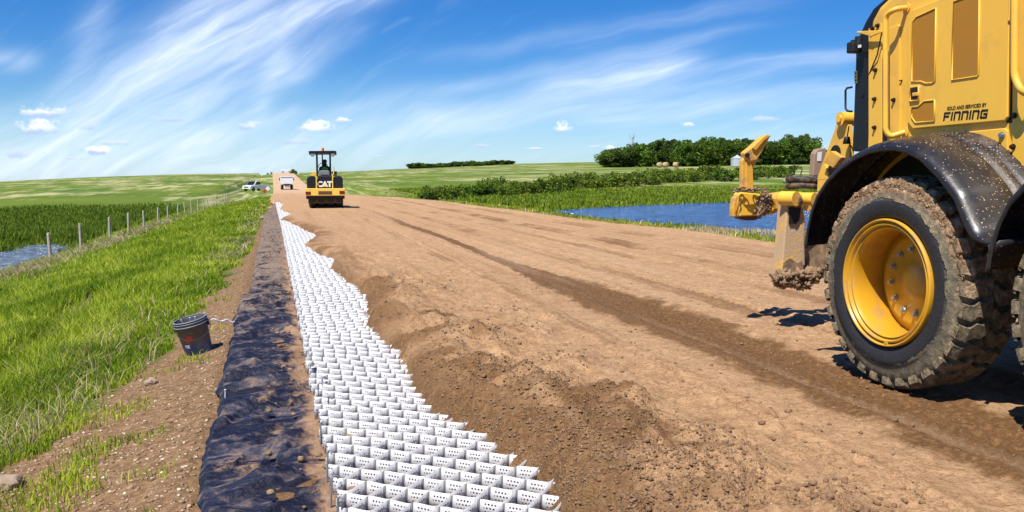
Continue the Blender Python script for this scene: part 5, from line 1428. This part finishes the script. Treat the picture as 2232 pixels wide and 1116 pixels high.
mb = MB(); rr = random.Random(8)
for i in range(750):
    an = rr.gauss(.1, .9); ra = rr.uniform(.645, .735)-abs(an)*.008; sz_ = rr.uniform(.004, .015)*(1 if abs(an) < 1.2 else .7)
    mb.blob((4.203+rr.uniform(-.004, .012), 5.235-ra*math.sin(an), .742+ra*math.cos(an)), sz_, 300+i, .9, 2.6, 2, (.6, 1.0+rr.random(), 1.0+rr.random()))
mb.sm = [False]*len(mb.sm)
cm = mb.build('caked_mud', simple('caked_mud', (.40, .26, .145), .95, dirt=.8, dcol=(.17, .09, .042), scale=14, bumpy=.8, dthr=.5), GR); cm['kind'] = 'stuff'

# --- fender
def fender_material():
    m, n = mat('muddy_black_fender'); c = coord(n)
    sp = n.vor(c, 42); spc = n.vor(c, 42, out='Color'); r1, r2, r3 = n.sep(spc)
    sx1, sy1, sz1 = n.sep(c)
    dn = n.ss(n.add(n.add(n.mul(sx1, 1.3), n.noise(c, 3.0, 5, .6)), 0.0), 5.9, 6.45)
    s1 = n.mul(n.ss(n.add(sp, n.mul(n.noise(c, 60, 3), .2)), .40, .28), n.m('GREATER_THAN', n.add(r1, n.mul(dn, .25)), .90))
    sp2 = n.vor(c, 75); spc2 = n.sep(n.vor(c, 75, out='Color'))
    s2 = n.mul(n.ss(sp2, .36, .25), n.m('GREATER_THAN', n.add(spc2[0], n.mul(dn, .2)), .86))
    film = n.mul(n.ss(n.noise(c, 5, 6, .7), .42, .75), n.add(n.mul(dn, .6), .15))
    col = n.mix(film, (.014, .014, .017), (.13, .088, .055))
    spk = n.mx(s1, s2)
    col = n.mix(n.mul(spk, .9), col, n.mix(r2, (.24, .155, .09), (.56, .40, .26)))
    setp(n, color=col, rough=n.add(n.mul(n.mx(spk, film), .5), .33), spec=.5)
    bump(n, n.add(spk, n.mul(n.noise(c, 25, 4), .25)), .6, .008); return m
M['fender'] = fender_material()
lip_px = [(1757, 540), (1760, 508), (1770, 462), (1781, 432), (1803, 398), (1831, 369), (1860, 348), (1891, 333), (1922, 326), (1951, 325), (1980, 332), (2007, 346), (2047, 386), (2082, 432), (2102, 482), (2113, 506), (2125, 520), (2142, 528), (2160, 531)]
LX = 4.13
lip = np.array([sx(a, b, LX) for a, b in lip_px])
lip = lip[::-1]
def resamp(P, n):
    d = np.concatenate([[0], np.cumsum(np.hypot(*np.diff(P, axis=0).T))]); t = np.linspace(0, d[-1], n)
    return np.stack([np.interp(t, d, P[:, 0]), np.interp(t, d, P[:, 1])], -1)
lip = resamp(lip, 70)
ctr = np.array([5.2, .74])
# section across the fender: (x offset inward, lift away from the wheel)
SEC = [(.0, -.012), (-.004, .006), (.006, .024), (.03, .042), (.07, .060), (.14, .078), (.24, .092), (.33, .100), (.345, .085), (.365, .085), (.375, .104), (.42, .118), (.435, .104), (.45, .104), (.46, .122), (.55, .128), (.62, .13)]
def fender(offY, name, mirror=False):
    V = []; n = len(lip)
    rad = lip-ctr; rl = np.hypot(*rad.T)
    nrm = rad/rl[:, None]
    for (o1, o2) in SEC:
        # flatten lift at the low end so it closes onto the valley
        Yc = lip[:, 0]+nrm[:, 0]*o2*1.0; Zc = lip[:, 1]+nrm[:, 1]*o2*1.0
        V.append(np.stack([np.full(n, LX+o1), Yc+offY, Zc], -1))
    V = np.concatenate(V); m_ = len(SEC); idx = np.arange(m_*n).reshape(m_, n)
    F = np.stack([idx[:-1, :-1], idx[1:, :-1], idx[1:, 1:], idx[:-1, 1:]], -1).reshape(-1, 4)
    o = fast_mesh(name, V, F, M['fender'], GR, smooth=True)
    s_ = o.modifiers.new('thick', 'SOLIDIFY'); s_.thickness = .008; s_.offset = 0
    return o
fender(0, 'fender')
fender(-1.87, 'fender')
# valley piece joining the two arches
n_v = 14
yv0, zv0 = lip[0]
V = []
rows = 22
for (o1, o2) in SEC:
    rad = lip[0]-ctr; nr = rad/np.hypot(*rad); y0_, z0_ = lip[0]+nr*o2
    e = lip[-1]-np.array([0, 0]); nr2 = (lip[-1]-ctr)/np.hypot(*(lip[-1]-ctr)); y1_, z1_ = lip[-1]+nr2*o2; y1_ -= 1.87
    for t in np.linspace(0, 1, 6): V.append((LX+o1, y0_*(1-t)+y1_*t, z0_*(1-t)+z1_*t))
idx = np.arange(len(SEC)*6).reshape(len(SEC), 6)
F = np.stack([idx[:-1, :-1], idx[1:, :-1], idx[1:, 1:], idx[:-1, 1:]], -1).reshape(-1, 4)
o = fast_mesh('fender_bridge', np.array(V), F, M['fender'], GR, smooth=True); o.modifiers.new('thick', 'SOLIDIFY').thickness = .008
# black plates added behind the wheels to keep the arches dark
for oy in (0, -1.87):
    pts = [(ctr[0]+(p_-ctr)[0]*1.06+oy, ctr[1]+(p_-ctr)[1]*1.06) for p_ in lip[::3]]
    mb = MB(); mb.prism(pts, 4.655, 4.682, 'X'); mb.build('arch_dark_plate', M['black_plain'], GR)
# lettering on the engine door
pl, wd = strokeletters('FINNING', 1.0, .98, .235, .17, .16)
yl, zl_ = q(2055, 264, 4.67); yr_, zr_ = q(2153, 258, 4.67); _, zt_ = q(2157, 237, 4.67)
ht_ = (zt_-zr_)*.98; wsc = (yl-yr_)/(wd+.16)
mb = MB()
for k_, poly in enumerate(pl):
    xo = 4.6705-.0002*(k_ % 3)
    mb._add([(xo, yl-p_[0]*wsc, zl_+(zr_-zl_)*p_[0]/wd+p_[1]*ht_) for p_ in poly]+[(4.673, yl-p_[0]*wsc, zl_+(zr_-zl_)*p_[0]/wd+p_[1]*ht_) for p_ in poly], [(0, 1, 2, 3), (0, 4, 5, 1), (1, 5, 6, 2), (2, 6, 7, 3), (3, 7, 4, 0)])
mb.build('dealer_lettering', M['ink'], DOOR)
ya, za = q(2106, 236, 4.67)
MT = Matrix.Translation((4.6695, ya, za)) @ Matrix(((0, 0, -1, 0), (-1, 0, 0, 0), (0, 1, 0, 0), (0, 0, 0, 1)))
text_mesh('small_lettering', 'SOLD AND SERVICED BY', .034, M['ink'], DOOR, MT, bold=.0006, sxk=.95, extr=.0005)
# cab and front (outside the frame)
mb = MB(); mb.prism([(2.68, 1.3), (2.68, 3.4), (1.3, 3.4), (1.1, 2.0), (1.1, 1.3)], 4.75, 5.87, 'X'); mb.build('cab', M['yellow'], GR, .04)
mb = MB(); mb.prism([(2.55, 2.1), (2.55, 3.25), (1.42, 3.25), (1.28, 2.1)], 4.744, 4.752, 'X'); mb.build('cab_window', M['glass'], GR)
